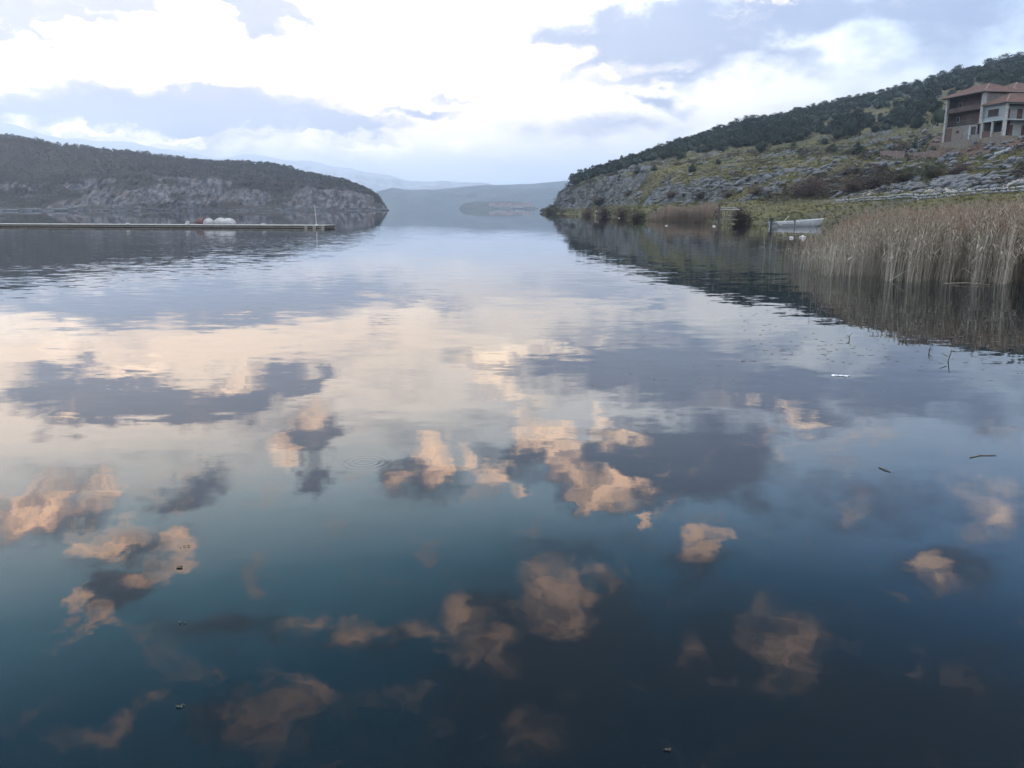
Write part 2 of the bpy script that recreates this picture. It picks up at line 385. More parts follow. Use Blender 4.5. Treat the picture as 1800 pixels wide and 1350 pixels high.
def hill_grid():
    u = np.concatenate([np.linspace(shore[0][0] + 1e-4, .16, 130, endpoint=False), np.linspace(.16, .66, 430, endpoint=False), np.linspace(.66, 1.5, 130)])
    Ys, Zs = prof(u)
    rowsY, rowsZ, rowsS = [], [], []
    for k in range(len(Ys) - 1):
        for i in range(NR[k]):
            t = i / NR[k]; rowsY.append(Ys[k] * (1 - t) + Ys[k + 1] * t)
            rowsZ.append(Zs[k] * (1 - t) + Zs[k + 1] * t); rowsS.append(np.full_like(u, k + t))
    rowsY.append(Ys[-1]); rowsZ.append(Zs[-1]); rowsS.append(np.full_like(u, len(Ys) - 1.0))
    Y = np.array(rowsY); Z = np.array(rowsZ); S = np.array(rowsS); X = Y * u[None, :]
    tipw = sstep(0, .03, u - u[0])[None, :]
    Z = Z + relief(X, Y, Z, S) * (.25 + .75 * tipw)
    return u, X, Y, Z, S
hu, HX, HY, HZ, HS = hill_grid()
def gridfaces(nr, nc):
    i = np.arange(nr - 1)[:, None] * nc + np.arange(nc - 1)[None, :]
    return np.stack([i, i + 1, i + nc + 1, i + nc], -1).reshape(-1, 4)
def hill_z(x, y):
    """height and band of the hill surface under (x, y)"""
    u = x / y; j = int(np.clip(np.searchsorted(hu, u) - 1, 0, len(hu) - 2)); w = (u - hu[j]) / (hu[j + 1] - hu[j])
    w = min(max(w, 0), 1)
    col = lambda A: A[:, j] * (1 - w) + A[:, j + 1] * w
    Yc = col(HY); return float(np.interp(y, Yc, col(HZ))), float(np.interp(y, Yc, col(HS)))
def hit(px, py):
    """point of the hill where the line of sight through (px, py) first meets it"""
    x, y, z = ray(px, py); u = x / y
    j = int(np.clip(np.searchsorted(hu, u) - 1, 0, len(hu) - 2))
    Yc, Zc, Sc = HY[:, j], HZ[:, j], HS[:, j]
    zr = CAM_H + z * Yc / y
    for i in range(4, len(Yc)):
        if Zc[i] >= zr[i]: return (u * Yc[i], Yc[i], Zc[i]), Sc[i]
    i = 4 + int(np.argmax((Zc - zr)[4:-14])); return (u * Yc[i], Yc[i], Zc[i]), Sc[i]
hm = rockmask(HX, HY, HZ, HS)
PXC = HX / HY
earth = sstep(.50, .515, PXC + (fbm(HX * .2, HY * .2, seed=2) - .5) * .03) * (1 - sstep(.70, .75, PXC)) * sstep(3.25, 3.4, HS + (fbm(HX * .15, HY * .15, seed=8) - .5) * .5) * (1 - sstep(4.2, 4.5, HS)) * .9
hm = hm * (1 - earth)
gravel = sstep(.38, .46, PXC) * np.exp(-((HS - 2.06) / (.11 + .14 * sstep(.46, .56, PXC))) ** 2) * 1.1

def hill_mat(gg, b):
    P = gg.n('ShaderNodeNewGeometry').outputs['Position']
    rk = gg.n('ShaderNodeAttribute', attribute_name='rock').outputs['Fac']
    er = gg.n('ShaderNodeAttribute', attribute_name='earth').outputs['Fac']
    gv = gg.n('ShaderNodeAttribute', attribute_name='gravel').outputs['Fac']
    n0 = gg.noise(P, .05, 5, .6); n1 = gg.noise(P, .35, 6, .65); n2 = gg.noise(P, 2.2, 5, .7); n3 = gg.noise(P, .12, 4, .6)
    grass = gg.mix(gg.mrange(n3, .35, .65), (.036, .040, .018), (.115, .100, .030))
    grass = gg.mix(gg.mrange(n0, .48, .66), grass, (.10, .085, .050))
    grass = gg.mix(gg.mrange(n2, .35, .75, 0, .75), grass, (.022, .030, .015))
    dots = gg.mrange(gg.noise(P, 1.1, 3, .6), .60, .68)
    grass = gg.mix(gg.math('MULTIPLY', dots, .7), grass, (.20, .21, .22))
    st = gg.noise(gg.mapping(P, rot=(0, .5, .6), sc=(1.6, .35, .8)), .9, 7, .7)
    rock = gg.mix(gg.mrange(st, .35, .68), (.030, .034, .038), (.155, .17, .19))
    rock = gg.mix(gg.mrange(n1, .46, .57, 0, .9), rock, (.040, .046, .026))
    stain = gg.noise(gg.mapping(P, sc=(1, 1, .3)), .5, 4, .6)
    rock = gg.mix(gg.mrange(stain, .60, .72, 0, .6), rock, (.24, .15, .09))
    rm = gg.mrange(gg.math('ADD', rk, gg.math('MULTIPLY', gg.math('SUBTRACT', n2, .5), .9)), .35, .55)
    c = gg.mix(rm, grass, rock)
    earthc = gg.mix(gg.mrange(n2, .3, .7), (.055, .036, .026), (.14, .095, .07))
    c = gg.mix(gg.mrange(gg.math('ADD', er, gg.math('MULTIPLY', gg.math('SUBTRACT', n1, .5), .8)), .3, .6), c, earthc)
    gc = gg.mix(gg.mrange(n2, .35, .65), (.15, .14, .12), (.38, .37, .35))
    c = gg.mix(gg.mrange(gg.math('ADD', gv, gg.math('MULTIPLY', gg.math('SUBTRACT', n1, .5), .9)), .45, .7), c, gc)
    gg.put(b.inputs['Base Color'], c); b.inputs['Roughness'].default_value = .92; b.inputs['Specular IOR Level'].default_value = .2
    h = gg.math('ADD', gg.math('MULTIPLY', n2, .5), st)
    bump(gg, b, h, .9, .45)
M_HILL = mat('hillside_ground', hill_mat)
hill = mesh_np('hillside', np.stack([HX, HY, HZ], -1).reshape(-1, 3), gridfaces(*HX.shape), M_HILL,
               attrs={'rock': hm.ravel(), 'earth': earth.ravel(), 'gravel': gravel.ravel()}, smooth=True)
tag(hill, 'rocky grass hillside of the right shore', kind='structure')

# ------------------------------------------------------------------ left headland
def feath(pts):
    r = []
    for px, py, Y in pts:
        x, y, z = at(px, py, Y); r.append((x / y, y, z))
    r.sort(); r = np.array(r); return r
SHL = [(-1500, 470), (-600, 520), (0, 590), (200, 620), (300, 640), (500, 690), (640, 722), (670, 728), (684, 731)]
def syl(px): return float(np.interp(px, [a for a, _ in SHL], [b for _, b in SHL]))
lsh = np.array([(lambda u: (u, Y, 0.0))((px - 900) / F * cp) for px, Y in SHL])
lct = feath([(px, py, syl(px) + dy) for px, py, dy in [(-1500, 300, 40), (-600, 322, 40), (0, 338, 36), (100, 336, 34), (170, 322, 30), (200, 308, 30), (270, 312, 28), (330, 322, 26), (400, 326, 26), (450, 318, 26), (500, 323, 26), (560, 331, 24), (610, 336, 20), (640, 342, 18), (660, 347, 12), (669, 354, 8), (676, 364, 5), (684, 368.5, 2)]])
lrd = feath([(px, py, syl(px) + dy) for px, py, dy in [(-1500, 150, 260), (-600, 205, 220), (-200, 228, 200), (0, 240, 180), (50, 246, 178), (100, 257, 175), (200, 271, 165), (280, 279, 155), (370, 284, 145), (450, 291, 135), (500, 297, 125), (560, 309, 105), (600, 320, 85), (630, 331, 65), (650, 340, 40), (664, 348, 25), (671, 357, 18), (677, 366, 10), (684, 369, 4)]])
lu = np.concatenate([np.linspace(lsh[0, 0], -.66, 90, endpoint=False), np.linspace(-.66, lsh[-1, 0] - 1e-4, 620)])
LF = [lsh, lct, lrd]
LY = [np.interp(lu, f[:, 0], f[:, 1]) for f in LF]; LZ = [np.interp(lu, f[:, 0], f[:, 2]) for f in LF]
LY = [LY[0] - 12, LY[0], LY[0] + 3, LY[1], LY[2], LY[2] + 260]
LZ = [LZ[0] * 0 - 2, LZ[0], LZ[0] + np.minimum(1.2, LZ[1] * .3 + .05), LZ[1], LZ[2], LZ[2] * .25 - 2]
rY, rZ, rS = [], [], []
for k, n in enumerate([3, 4, 80, 70, 10]):
    for i in range(n):
        t = i / n; rY.append(LY[k] * (1 - t) + LY[k + 1] * t)
        tz = t ** .62 if k == 3 else t
        rZ.append(LZ[k] * (1 - tz) + LZ[k + 1] * tz); rS.append(np.full_like(lu, k + t))
rY.append(LY[-1]); rZ.append(LZ[-1]); rS.append(np.full_like(lu, 5.0))
GY, GZ, GS = np.array(rY), np.array(rZ), np.array(rS); GX = GY * lu[None, :]
lx = GX
cliffw = sstep(1.9, 2.2, GS) * (1 - sstep(2.9, 3.2, GS))
fis = fbm(lx * .045, GZ * .02, 0, 5, seed=41, ridge=True); blk = fbm(lx * .16, GZ * .13, 0, 4, seed=43, ridge=True)
tipl = sstep(0, .03, lu[-1] - lu)[None, :]
GY = GY + cliffw * ((fis - .5) * 22 + (blk - .5) * 6) * tipl * .8
GX = GY * lu[None, :]
GZ = GZ + sstep(2.6, 3.2, GS) * (1 - sstep(4, 5, GS)) * (fbm(GX * .02, GY * .02, 0, 5, seed=45) - .5) * 7 * tipl + cliffw * (fbm(lx * .1, GS * 3, 0, 4, seed=47) - .5) * 3 * tipl
lrock = np.clip(cliffw * sstep(.36, .52, fbm(lx * .05, GZ * .09, 0, 5, seed=49) + .12 * sstep(-220, -100, lx)), 0, 1)
def left_mat(gg, b):
    P = gg.n('ShaderNodeNewGeometry').outputs['Position']
    rk = gg.n('ShaderNodeAttribute', attribute_name='rock').outputs['Fac']
    st = gg.noise(gg.mapping(P, rot=(0, .35, 0), sc=(.5, .3, .22)), .55, 8, .72)
    n1 = gg.noise(P, .09, 6, .65); n2 = gg.noise(P, .5, 5, .7)
    rock = gg.mix(gg.mrange(st, .40, .64), (.035, .035, .04), (.18, .17, .17))
    rock = gg.mix(gg.mrange(n1, .50, .64, 0, .7), rock, (.075, .060, .045))
    rust = gg.noise(P, .035, 4, .6)
    rock = gg.mix(gg.mrange(rust, .60, .70, 0, .5), rock, (.15, .085, .06))
    soil = gg.mix(gg.mrange(n2, .35, .65), (.030, .026, .018), (.06, .05, .038))
    rm = gg.mrange(gg.math('ADD', rk, gg.math('MULTIPLY', gg.math('SUBTRACT', n2, .5), 1.0)), .35, .55)
    gg.put(b.inputs['Base Color'], gg.mix(rm, soil, rock)); b.inputs['Roughness'].default_value = .95; b.inputs['Specular IOR Level'].default_value = .1
    bump(gg, b, gg.math('ADD', st, gg.math('MULTIPLY', n2, .5)), 1.0, 1.6)
M_LEFT = mat('headland_ground', left_mat)
tag(mesh_np('headland_terrain', np.stack([GX, GY, GZ], -1).reshape(-1, 3), gridfaces(*GX.shape), M_LEFT, attrs={'rock': lrock.ravel()}, smooth=True),
    'wooded headland with grey cliffs across the bay', kind='structure')

# ------------------------------------------------------------------ far hills, island, snow mountain
def far_range(name, pts, Y, depth, seed, material, amp, label, rough=.02, nrow=36, ncol=420):
    r = feath([(a, b, Y) for a, b in pts])
    u = np.linspace(r[0, 0], r[-1, 0], ncol); top_ = np.interp(u, r[:, 0], r[:, 2])
    top_ = np.maximum(top_ + (fbm(u * 26, 0.3, 0, 6, seed=seed) - .5) * amp * np.clip(top_ / (amp * 2), 0, 1), .2)
    t = np.linspace(0, 1, nrow)[:, None]
    Yg = Y - depth * (1 - t) + 0 * u[None, :]; Xg = u[None, :] * Yg
    Zg = top_[None, :] * (t ** .8)
    dis = (fbm(Xg * 6 / depth, Yg * 6 / depth, 0, 6, seed=seed + 5, ridge=True) - .5) * top_[None, :] * .45 * np.sin(np.pi * t) 
    Zg = np.maximum(Zg + dis, 0) - 2.0 * (t == 0)
    Xb = u[None, :] * (Y + depth * .5); back = np.stack([Xb, Xb * 0 + Y + depth * .5, Xb * 0 - 2], -1)
    V = np.concatenate([np.stack([Xg, Yg, Zg], -1), back], 0)
    return tag(mesh_np(name, V.reshape(-1, 3), gridfaces(nrow + 1, ncol), material, smooth=True), label, kind='structure')
def farmat(c1, c2, s):
    def f(gg, b):
        P = gg.n('ShaderNodeNewGeometry').outputs['Position']
        n = gg.noise(P, s, 6, .65)
        gg.put(b.inputs['Base Color'], gg.mix(gg.mrange(n, .4, .62), c1, c2)); b.inputs['Roughness'].default_value = 1; b.inputs['Specular IOR Level'].default_value = 0
    return f
def snowmat(gg, b):
    P = gg.n('ShaderNodeNewGeometry').outputs['Position']
    sp_ = gg.n('ShaderNodeSeparateXYZ'); gg.put(sp_.inputs[0], P)
    n = gg.noise(gg.mapping(P, sc=(1, 1, .5)), .012, 8, .72)
    h = gg.math('ADD', gg.math('DIVIDE', sp_.outputs[2], 500.0), gg.math('MULTIPLY', gg.math('SUBTRACT', n, .5), 2.4))
    gg.put(b.inputs['Base Color'], gg.mix(gg.mrange(h, .2, .6), (.34, .37, .41), (.55, .60, .66))); b.inputs['Roughness'].default_value = 1; b.inputs['Specular IOR Level'].default_value = 0  # rock and snow tones both paled so the ridge fades like haze
M_FAR = mat('far_forest', farmat((.035, .05, .045), (.09, .10, .085), .01))
M_ISL = mat('island_ground', farmat((.035, .045, .035), (.10, .10, .085), .05))
M_SNOW = mat('snowy_mountain', snowmat)
far_range('far_hills', [(560, 352), (640, 345), (664, 337), (690, 330), (715, 335), (745, 334), (790, 333), (830, 327), (855, 326), (880, 329), (910, 331), (960, 330), (1010, 326), (1100, 322), (1300, 330), (1700, 340), (2200, 350)], 4200, 700, 61, M_FAR, 14, 'low blue hills across the lake')
far_range('distant_hills', [(700, 345), (790, 330), (850, 326), (900, 325), (940, 322), (990, 318), (1020, 315), (1100, 312), (1400, 320), (2000, 330)], 5100, 700, 67, M_FAR, 14, 'paler blue hills behind the first range')
far_range('snowy_mountain', [(-1400, 250), (-700, 225), (-300, 205), (-80, 203), (0, 214), (35, 222), (70, 233), (110, 243), (160, 245), (230, 249), (300, 262), (380, 275), (440, 268), (500, 278), (545, 282), (590, 292), (640, 305), (700, 312), (780, 318), (850, 322), (950, 332), (1100, 350), (1200, 360)], 5900, 1100, 71, M_SNOW, 60, 'pale snow streaked mountain behind the headland')
isl = far_range('island_terrain', [(806, 366.5), (812, 359.5), (824, 356), (840, 354), (870, 354), (900, 352.5), (915, 354.5), (928, 358.5), (940, 364), (947, 366.8)], 2500, 200, 83, M_ISL, 5, 'low wooded island in the middle of the lake', nrow=20, ncol=200)

# ------------------------------------------------------------------ water
def water_mat(gg, b):
    P = gg.n('ShaderNodeNewGeometry').outputs['Position']
    b.inputs['Base Color'].default_value = (.003, .007, .010, 1); b.inputs['Roughness'].default_value = .0; b.inputs['IOR'].default_value = 1.36
    def sl_(v, amp): return gg.vec('MULTIPLY', gg.vec('SUBTRACT', v, (.5, .5, .5)), amp)
    a = gg.noise(gg.mapping(P, rot=(0, 0, .12), sc=(.5, 1, 1)), .9, 3, .5, .3, col=True)      # gentle swell
    c = gg.noise(gg.mapping(P, rot=(0, 0, -.1), sc=(.42, 1, 1)), 4.5, 3, .55, .2, col=True)      # small ripples
    f = gg.noise(gg.mapping(P, sc=(.6, 1, 1)), 14.0, 2, .5, 0, col=True)
    sepp = gg.n('ShaderNodeSeparateXYZ'); gg.put(sepp.inputs[0], P)
    far = gg.mrange(sepp.outputs[1], 9.0, 42.0); mids = gg.mrange(sepp.outputs[1], 4.0, 9.0, .10, .34)
    calm = gg.mrange(gg.noise(gg.mapping(P, rot=(0, 0, .3), sc=(.35, 1, 1)), .05, 3, .5), .42, .60)
    windy = gg.math('MULTIPLY', far, gg.math('ADD', .35, gg.math('MULTIPLY', calm, .65)))
    bank = gg.mrange(gg.math('ABSOLUTE', gg.math('ADD', sepp.outputs[0], 1.0)), 4.0, 13.0, .45, 1.0); windy = gg.math('MULTIPLY', windy, bank)      # the breeze ruffles the sides of the channel more than its middle
    wind_line = gg.mrange(sepp.outputs[1], 60.0, 88.0, 1.0, .25)
    windy = gg.math('MULTIPLY', windy, wind_line)
    s1 = sl_(a, (.014, .022, 0)); s2 = gg.vec('SCALE', sl_(c, (.05, .075, 0)), scale=gg.math('ADD', mids, gg.math('MULTIPLY', windy, 1.9)))
    s3 = gg.vec('SCALE', sl_(f, (.02, .03, 0)), scale=gg.math('ADD', .10, windy))
    slope = gg.vec('ADD', gg.vec('ADD', s1, s2), s3)
    slope = gg.vec('SCALE', slope, scale=gg.math('MINIMUM', 1.0, gg.math('DIVIDE', 24.0, gg.math('MAXIMUM', sepp.outputs[1], 1.0))))      # the water lies calmer further out, past the ruffled patch
    # rings spreading from one spot
    cx, cy, _ = gnd(640, 812)
    dv = gg.vec('SUBTRACT', P, (cx, cy, 0.0)); r = gg.vec('LENGTH', dv); nd = gg.vec('NORMALIZE', dv)
    win = gg.math('MULTIPLY', gg.mrange(r, .02, .06), gg.mrange(r, .12, .27, 1, 0))
    amp = gg.math('MULTIPLY', gg.math('MULTIPLY', gg.math('SINE', gg.math('MULTIPLY', r, 110.0)), win), .010)
    slope = gg.vec('ADD', slope, gg.vec('SCALE', nd, scale=amp))
    N = gg.vec('NORMALIZE', gg.vec('ADD', gg.vec('MULTIPLY', slope, (1, 1, 0)), (0, 0, 1)))
    gg.nt.links.new(N, b.inputs['Normal'])
M_WATER = mat('lake_water', water_mat)
tag(mesh_np('water', [(-6900, -2900, 0), (6900, -2900, 0), (6900, 6900, 0), (-6900, 6900, 0)], [(0, 1, 2, 3)], M_WATER), 'calm lake', kind='structure')

# ------------------------------------------------------------------ plant prototypes
def boulder(seed, flat=.7):
    r = np.random.default_rng(seed)
    t = (1 + 5 ** .5) / 2
    v = np.array([(-1, t, 0), (1, t, 0), (-1, -t, 0), (1, -t, 0), (0, -1, t), (0, 1, t), (0, -1, -t), (0, 1, -t), (t, 0, -1), (t, 0, 1), (-t, 0, -1), (-t, 0, 1)], float)
    f = [(0, 11, 5), (0, 5, 1), (0, 1, 7), (0, 7, 10), (0, 10, 11), (1, 5, 9), (5, 11, 4), (11, 10, 2), (10, 7, 6), (7, 1, 8), (3, 9, 4), (3, 4, 2), (3, 2, 6), (3, 6, 8), (3, 8, 9), (4, 9, 5), (2, 4, 11), (6, 2, 10), (8, 6, 7), (9, 8, 1)]
    vs = [p / np.linalg.norm(p) for p in v]; fs = []
    cache = {}
    def midp(a, b):
        k = (min(a, b), max(a, b))
        if k not in cache:
            p = vs[a] + vs[b]; vs.append(p / np.linalg.norm(p)); cache[k] = len(vs) - 1
        return cache[k]
    for a, b, c in f:
        ab, bc, ca = midp(a, b), midp(b, c), midp(c, a); fs += [(a, ab, ca), (b, bc, ab), (c, ca, bc), (ab, bc, ca)]
    P = np.array(vs)
    for _ in range(7):
        n = r.normal(0, 1, 3); n /= np.linalg.norm(n); d0 = r.uniform(.5, .85); k = P @ n
        P = P - np.maximum(k - d0, 0)[:, None] * n
    P *= r.uniform(.92, 1.08, (len(P), 1)); P[:, 2] *= flat
    return P * .5, np.array(fs)
def leafcloud(n, spread, size, seed, shape='round', flat=.6, core=False):
    """n small leaf-sized triangles spread through a crown of unit size (base at z=0, height 1)"""
    r = np.random.default_rng(seed)
    k = max(8, n // 26)
    if shape == 'cone':
        hz = r.random(k) ** .8; rad = (1 - hz) ** .60 * .50 + .04
    else:
        hz = r.random(k); rad = np.sqrt(np.clip(1 - (hz * 1.7 - .75) ** 2, .05, 1)) * .5
    an = r.random(k) * 2 * np.pi; rr = rad * np.sqrt(r.random(k)) * r.uniform(.75, 1.25, k)
    cen = np.stack([rr * np.cos(an), rr * np.sin(an), .08 + hz * .84], -1)
    ci = r.integers(0, k, n)
    p = cen[ci] + r.normal(0, spread, (n, 3)) * [1, 1, flat]
    p[:, 2] = np.abs(p[:, 2])
    tri = r.normal(0, 1, (n, 3, 3)); tri /= np.linalg.norm(tri, axis=2, keepdims=True)
    if core: p = cen[ci] + (p - cen[ci]) * 1.0
    V = (p[:, None, :] + tri * size * r.uniform(.5, 1.3, (n, 1, 1))).reshape(-1, 3)
    V[:, 2] = np.maximum(V[:, 2], 0)
    Fc = np.arange(n * 3).reshape(-1, 3)
    if core:      # the close inner mass of twigs behind the outer sprays
        cv, cf = boulder(seed + 900, 1.0)
        zz = cv[:, 2] + .5; sh = (1 - zz) ** .6 * 1.05 + .12 if shape == 'cone' else np.ones(len(cv)) * .95
        lump_ = 1 + .35 * (r.random(len(cv)) - .5)
        cv = np.stack([cv[:, 0] * sh * lump_ * (.85 if shape == 'cone' else .62), cv[:, 1] * sh * lump_ * (.85 if shape == 'cone' else .62), .08 + zz * .70], -1)
        Fc = np.concatenate([Fc, cf + len(V)]); V = np.concatenate([V, cv])
    return V, Fc
def twigs(n, seed, L=.5, w=.006):
    r = np.random.default_rng(seed); Vs, Fs = [], []
    for i in range(n):
        a = r.random() * 2 * np.pi; e = r.uniform(.15, 1.4)
        p = np.array([r.normal(0, .05), r.normal(0, .05), 0]); dr = np.array([np.cos(a) * np.cos(e), np.sin(a) * np.cos(e), np.sin(e)])
        for s_ in range(4):
            q = p + dr * L * r.uniform(.18, .32); sd = np.cross(dr, r.normal(0, 1, 3)); sd /= np.linalg.norm(sd)
            ww = w * (1 - s_ * .2); b = len(Vs); Vs += [p + sd * ww, p - sd * ww, q]; Fs.append((b, b + 1, b + 2))
            for _ in range(5):
                t = p + (q - p) * r.random(); o = dr + r.normal(0, .6, 3); o /= np.linalg.norm(o); e2 = t + o * L * r.uniform(.10, .3)
                sd2 = np.cross(o, r.normal(0, 1, 3)); sd2 /= np.linalg.norm(sd2); b = len(Vs)
                Vs += [t + sd2 * ww * .8, t - sd2 * ww * .8, e2]; Fs.append((b, b + 1, b + 2))
            dr = dr + r.normal(0, .28, 3); dr /= np.linalg.norm(dr); p = q
    V = np.array(Vs); V[:, 2] = np.abs(V[:, 2]); V[:, 2] /= V[:, 2].max(); return V, np.array(Fs)
def merge(protos, pos, rot, scl, lean=None, tint=None):
    """copies of the prototypes written into one vertex and face list"""
    pos = np.asarray(pos); n = len(pos); idx = rng.integers(0, len(protos), n); Vs, Fs, As = [], [], []; b = 0; merge.h = []
    for k, (V, Fc) in enumerate(protos):
        s_ = np.where(idx == k)[0]
        if not len(s_): continue
        c, s2 = np.cos(rot[s_])[:, None], np.sin(rot[s_])[:, None]; S = scl[s_]
        x = V[None, :, 0] * S[:, 0:1]; y = V[None, :, 1] * S[:, 1:2]; z = V[None, :, 2] * S[:, 2:3]
        X = x * c - y * s2; Y = x * s2 + y * c
        if lean is not None:
            X = X + lean[s_, 0:1] * z; Y = Y + lean[s_, 1:2] * z
        P = np.stack([X + pos[s_, 0:1], Y + pos[s_, 1:2], z + pos[s_, 2:3]], -1).reshape(-1, 3)
        Fk = (Fc[None] + (np.arange(len(s_)) * len(V))[:, None, None]).reshape(-1, Fc.shape[1]) + b
        Vs.append(P); Fs.append(Fk); merge.h.append(np.tile(V[:, 2], len(s_))); As.append(np.repeat(tint[s_] if tint is not None else rng.random(len(s_)), len(V))); b += len(P)
    return np.concatenate(Vs), np.concatenate(Fs), np.concatenate(As)

# woods on the left headland: too many and too far to tell apart
M_LWOOD = leafy('headland_leaves', (.10, .078, .055), (.018, .032, .028), True)
def lsurf(j, s):
    i = int(np.clip(np.searchsorted(GS[:, 0], s), 1, GS.shape[0] - 1)); return GX[i, j], GY[i, j], GZ[i, j]
pos, tint, sc = [], [], []
for _ in range(5200):
    j = rnd.randrange(20, len(lu) - 4)
    s = rnd.choice([rnd.uniform(3.0, 4.02), rnd.uniform(3.0, 4.02), rnd.uniform(3.85, 4.03), rnd.uniform(2.1, 3.1)])
    x, y, z = lsurf(j, s)
    if z < 1.5: continue
    if s < 3 and lrock[int(np.searchsorted(GS[:, 0], s)), j] > .35 and rnd.random() < .86: continue
    edge = min(1, (lu[-1] - lu[j]) / .03)
    h = rnd.uniform(2.2, 5.2) * (.45 + .55 * edge) * (.6 if s < 3 else 1)
    pos.append((x, y, z - .4)); sc.append((h * rnd.uniform(.9, 1.3), h * rnd.uniform(.9, 1.3), h))
    dark = sstep(-380, -200, x) * .8 + (s > 3.75) * .25
    tint.append(min(1, max(0, dark * rnd.uniform(.5, 1.2) + rnd.uniform(-.3, .3))))
pr = [leafcloud(80, .09, .13, 100 + i, 'round') for i in range(4)] + [leafcloud(60, .08, .13, 110 + i, 'cone') for i in range(2)]
V, Fc, A = merge(pr, pos, rng.random(len(pos)) * 6.28, np.array(sc), tint=np.array(tint))
tag(mesh_np('headland_woods', V, Fc, M_LWOOD, attrs={'v': A}), 'leafless brown and dark green woods covering the left headland', 'woods', kind='stuff')
# pale boulders and slabs along the foot of the left cliffs
def stone_mat(gg, b):
    P = gg.n('ShaderNodeNewGeometry').outputs['Position']
    v = gg.n('ShaderNodeAttribute', attribute_name='v').outputs['Fac']
    n = gg.noise(P, 3.0, 6, .7)
    c = gg.mix(gg.mrange(n, .35, .65), (.045, .052, .058), (.135, .147, .165))
    gg.put(b.inputs['Base Color'], gg.mix(gg.math('MULTIPLY', v, .55), c, (.11, .105, .09))); b.inputs['Roughness'].default_value = .9
    bump(gg, b, n, .6, .1)
M_STONE = mat('limestone', stone_mat)
bp = [boulder(i) for i in range(6)]
pos, sc = [], []
for _ in range(420):
    j = rnd.randrange(90, len(lu) - 3); x, y, z = lsurf(j, rnd.choice([1.0, 1.3, 1.7, 2.02]))
    s = rnd.uniform(.6, 2.2) * (2.0 if lu[j] < -.5 and rnd.random() < .3 else 1); pos.append((x, y, max(z, 0) + .1)); sc.append((s * rnd.uniform(1.2, 4), s, s * .7))
V, Fc, A = merge(bp, pos, rng.normal(0, .2, len(pos)), np.array(sc), tint=rng.random(len(pos)) * .4)
tag(mesh_np('shore_rocks', V, Fc, M_STONE, attrs={'v': A}), 'pale rock slabs lining the waterline of the left headland', 'rocks', kind='stuff')

# limestone scattered over the right hillside
pos, sc = [], []
nr_, nc_ = HX.shape
tries = 0
while len(pos) < 3400 and tries < 90000:
    tries += 1
    i = rnd.randrange(30, nr_ - 30); j = rnd.randrange(0, nc_ - 120)
    s = HS[i, j]; m = hm[i, j]
    if HY[i, j] < 60 or s > 5.3: continue
    p = m * .6 + (.10 if s > 2 else .012) + gravel[i, j] * .5
    if HY[i, j] > 190: p *= .25
    if s > 4.2: p *= .4
    if rnd.random() > p: continue
    q = (rnd.random() ** 3) * 1.3 + .22
    pos.append((HX[i, j] + rnd.uniform(-.6, .6), HY[i, j] + rnd.uniform(-.6, .6), HZ[i, j] + q * .08)); sc.append((q * rnd.uniform(.8, 1.5), q, q * rnd.uniform(.6, 1.5)))
V, Fc, A = merge(bp, pos, rng.normal(.6, .8, len(pos)), np.array(sc), lean=np.stack([rng.normal(.7, .4, len(pos)), rng.normal(0, .3, len(pos))], -1), tint=rng.random(len(pos)))
tag(mesh_np('hillside_rocks', V, Fc, M_STONE, attrs={'v': A}), 'grey limestone lumps strewn over the grassy right hillside', 'rocks', kind='stuff')

# grass tufts on the meadow
def tuft(seed):
    r = np.random.default_rng(seed); V = []
    for i in range(12):
        a = r.random() * 6.28; b = np.array([r.normal(0, .18), r.normal(0, .18), 0]); w = np.array([np.cos(a), np.sin(a), 0]) * .05
        V += [b + w, b - w, b + np.array([r.normal(0, .2), r.normal(0, .2), r.uniform(.5, 1)])]
    return np.array(V), np.arange(36).reshape(-1, 3)
M_GRASS = leafy('meadow_grass', (.024, .036, .015), (.115, .105, .030), True)
pos, sc = [], []; tries = 0
while len(pos) < 16000 and tries < 200000:
    tries += 1
    i = rnd.randrange(5, 300); j = rnd.randrange(0, nc_ - 60)
    if i >= nr_ or hm[i, j] > .5 or earth[i, j] > .4 or HZ[i, j] < .02 or HS[i, j] > 5: continue
    q = rnd.uniform(.15, .42) * (1 + .4 * (HY[i, j] > 150)); pos.append((HX[i, j] + rnd.uniform(-.4, .4), HY[i, j] + rnd.uniform(-.5, .5), HZ[i, j] - .02)); sc.append((q * 1.6, q * 1.6, q))
pos = np.array(pos)
tint = np.clip(fbm(pos[:, 0] * .06, pos[:, 1] * .06, seed=90) * 1.8 - .4 + rng.normal(0, .15, len(pos)), 0, 1)
V, Fc, A = merge([tuft(i) for i in range(5)], pos, rng.random(len(pos)) * 6.28, np.array(sc), tint=tint)
tag(mesh_np('meadow_grass', V, Fc, M_GRASS, attrs={'v': A}), 'tufted green and straw yellow grass over the right bank and slope', 'grass', kind='stuff')

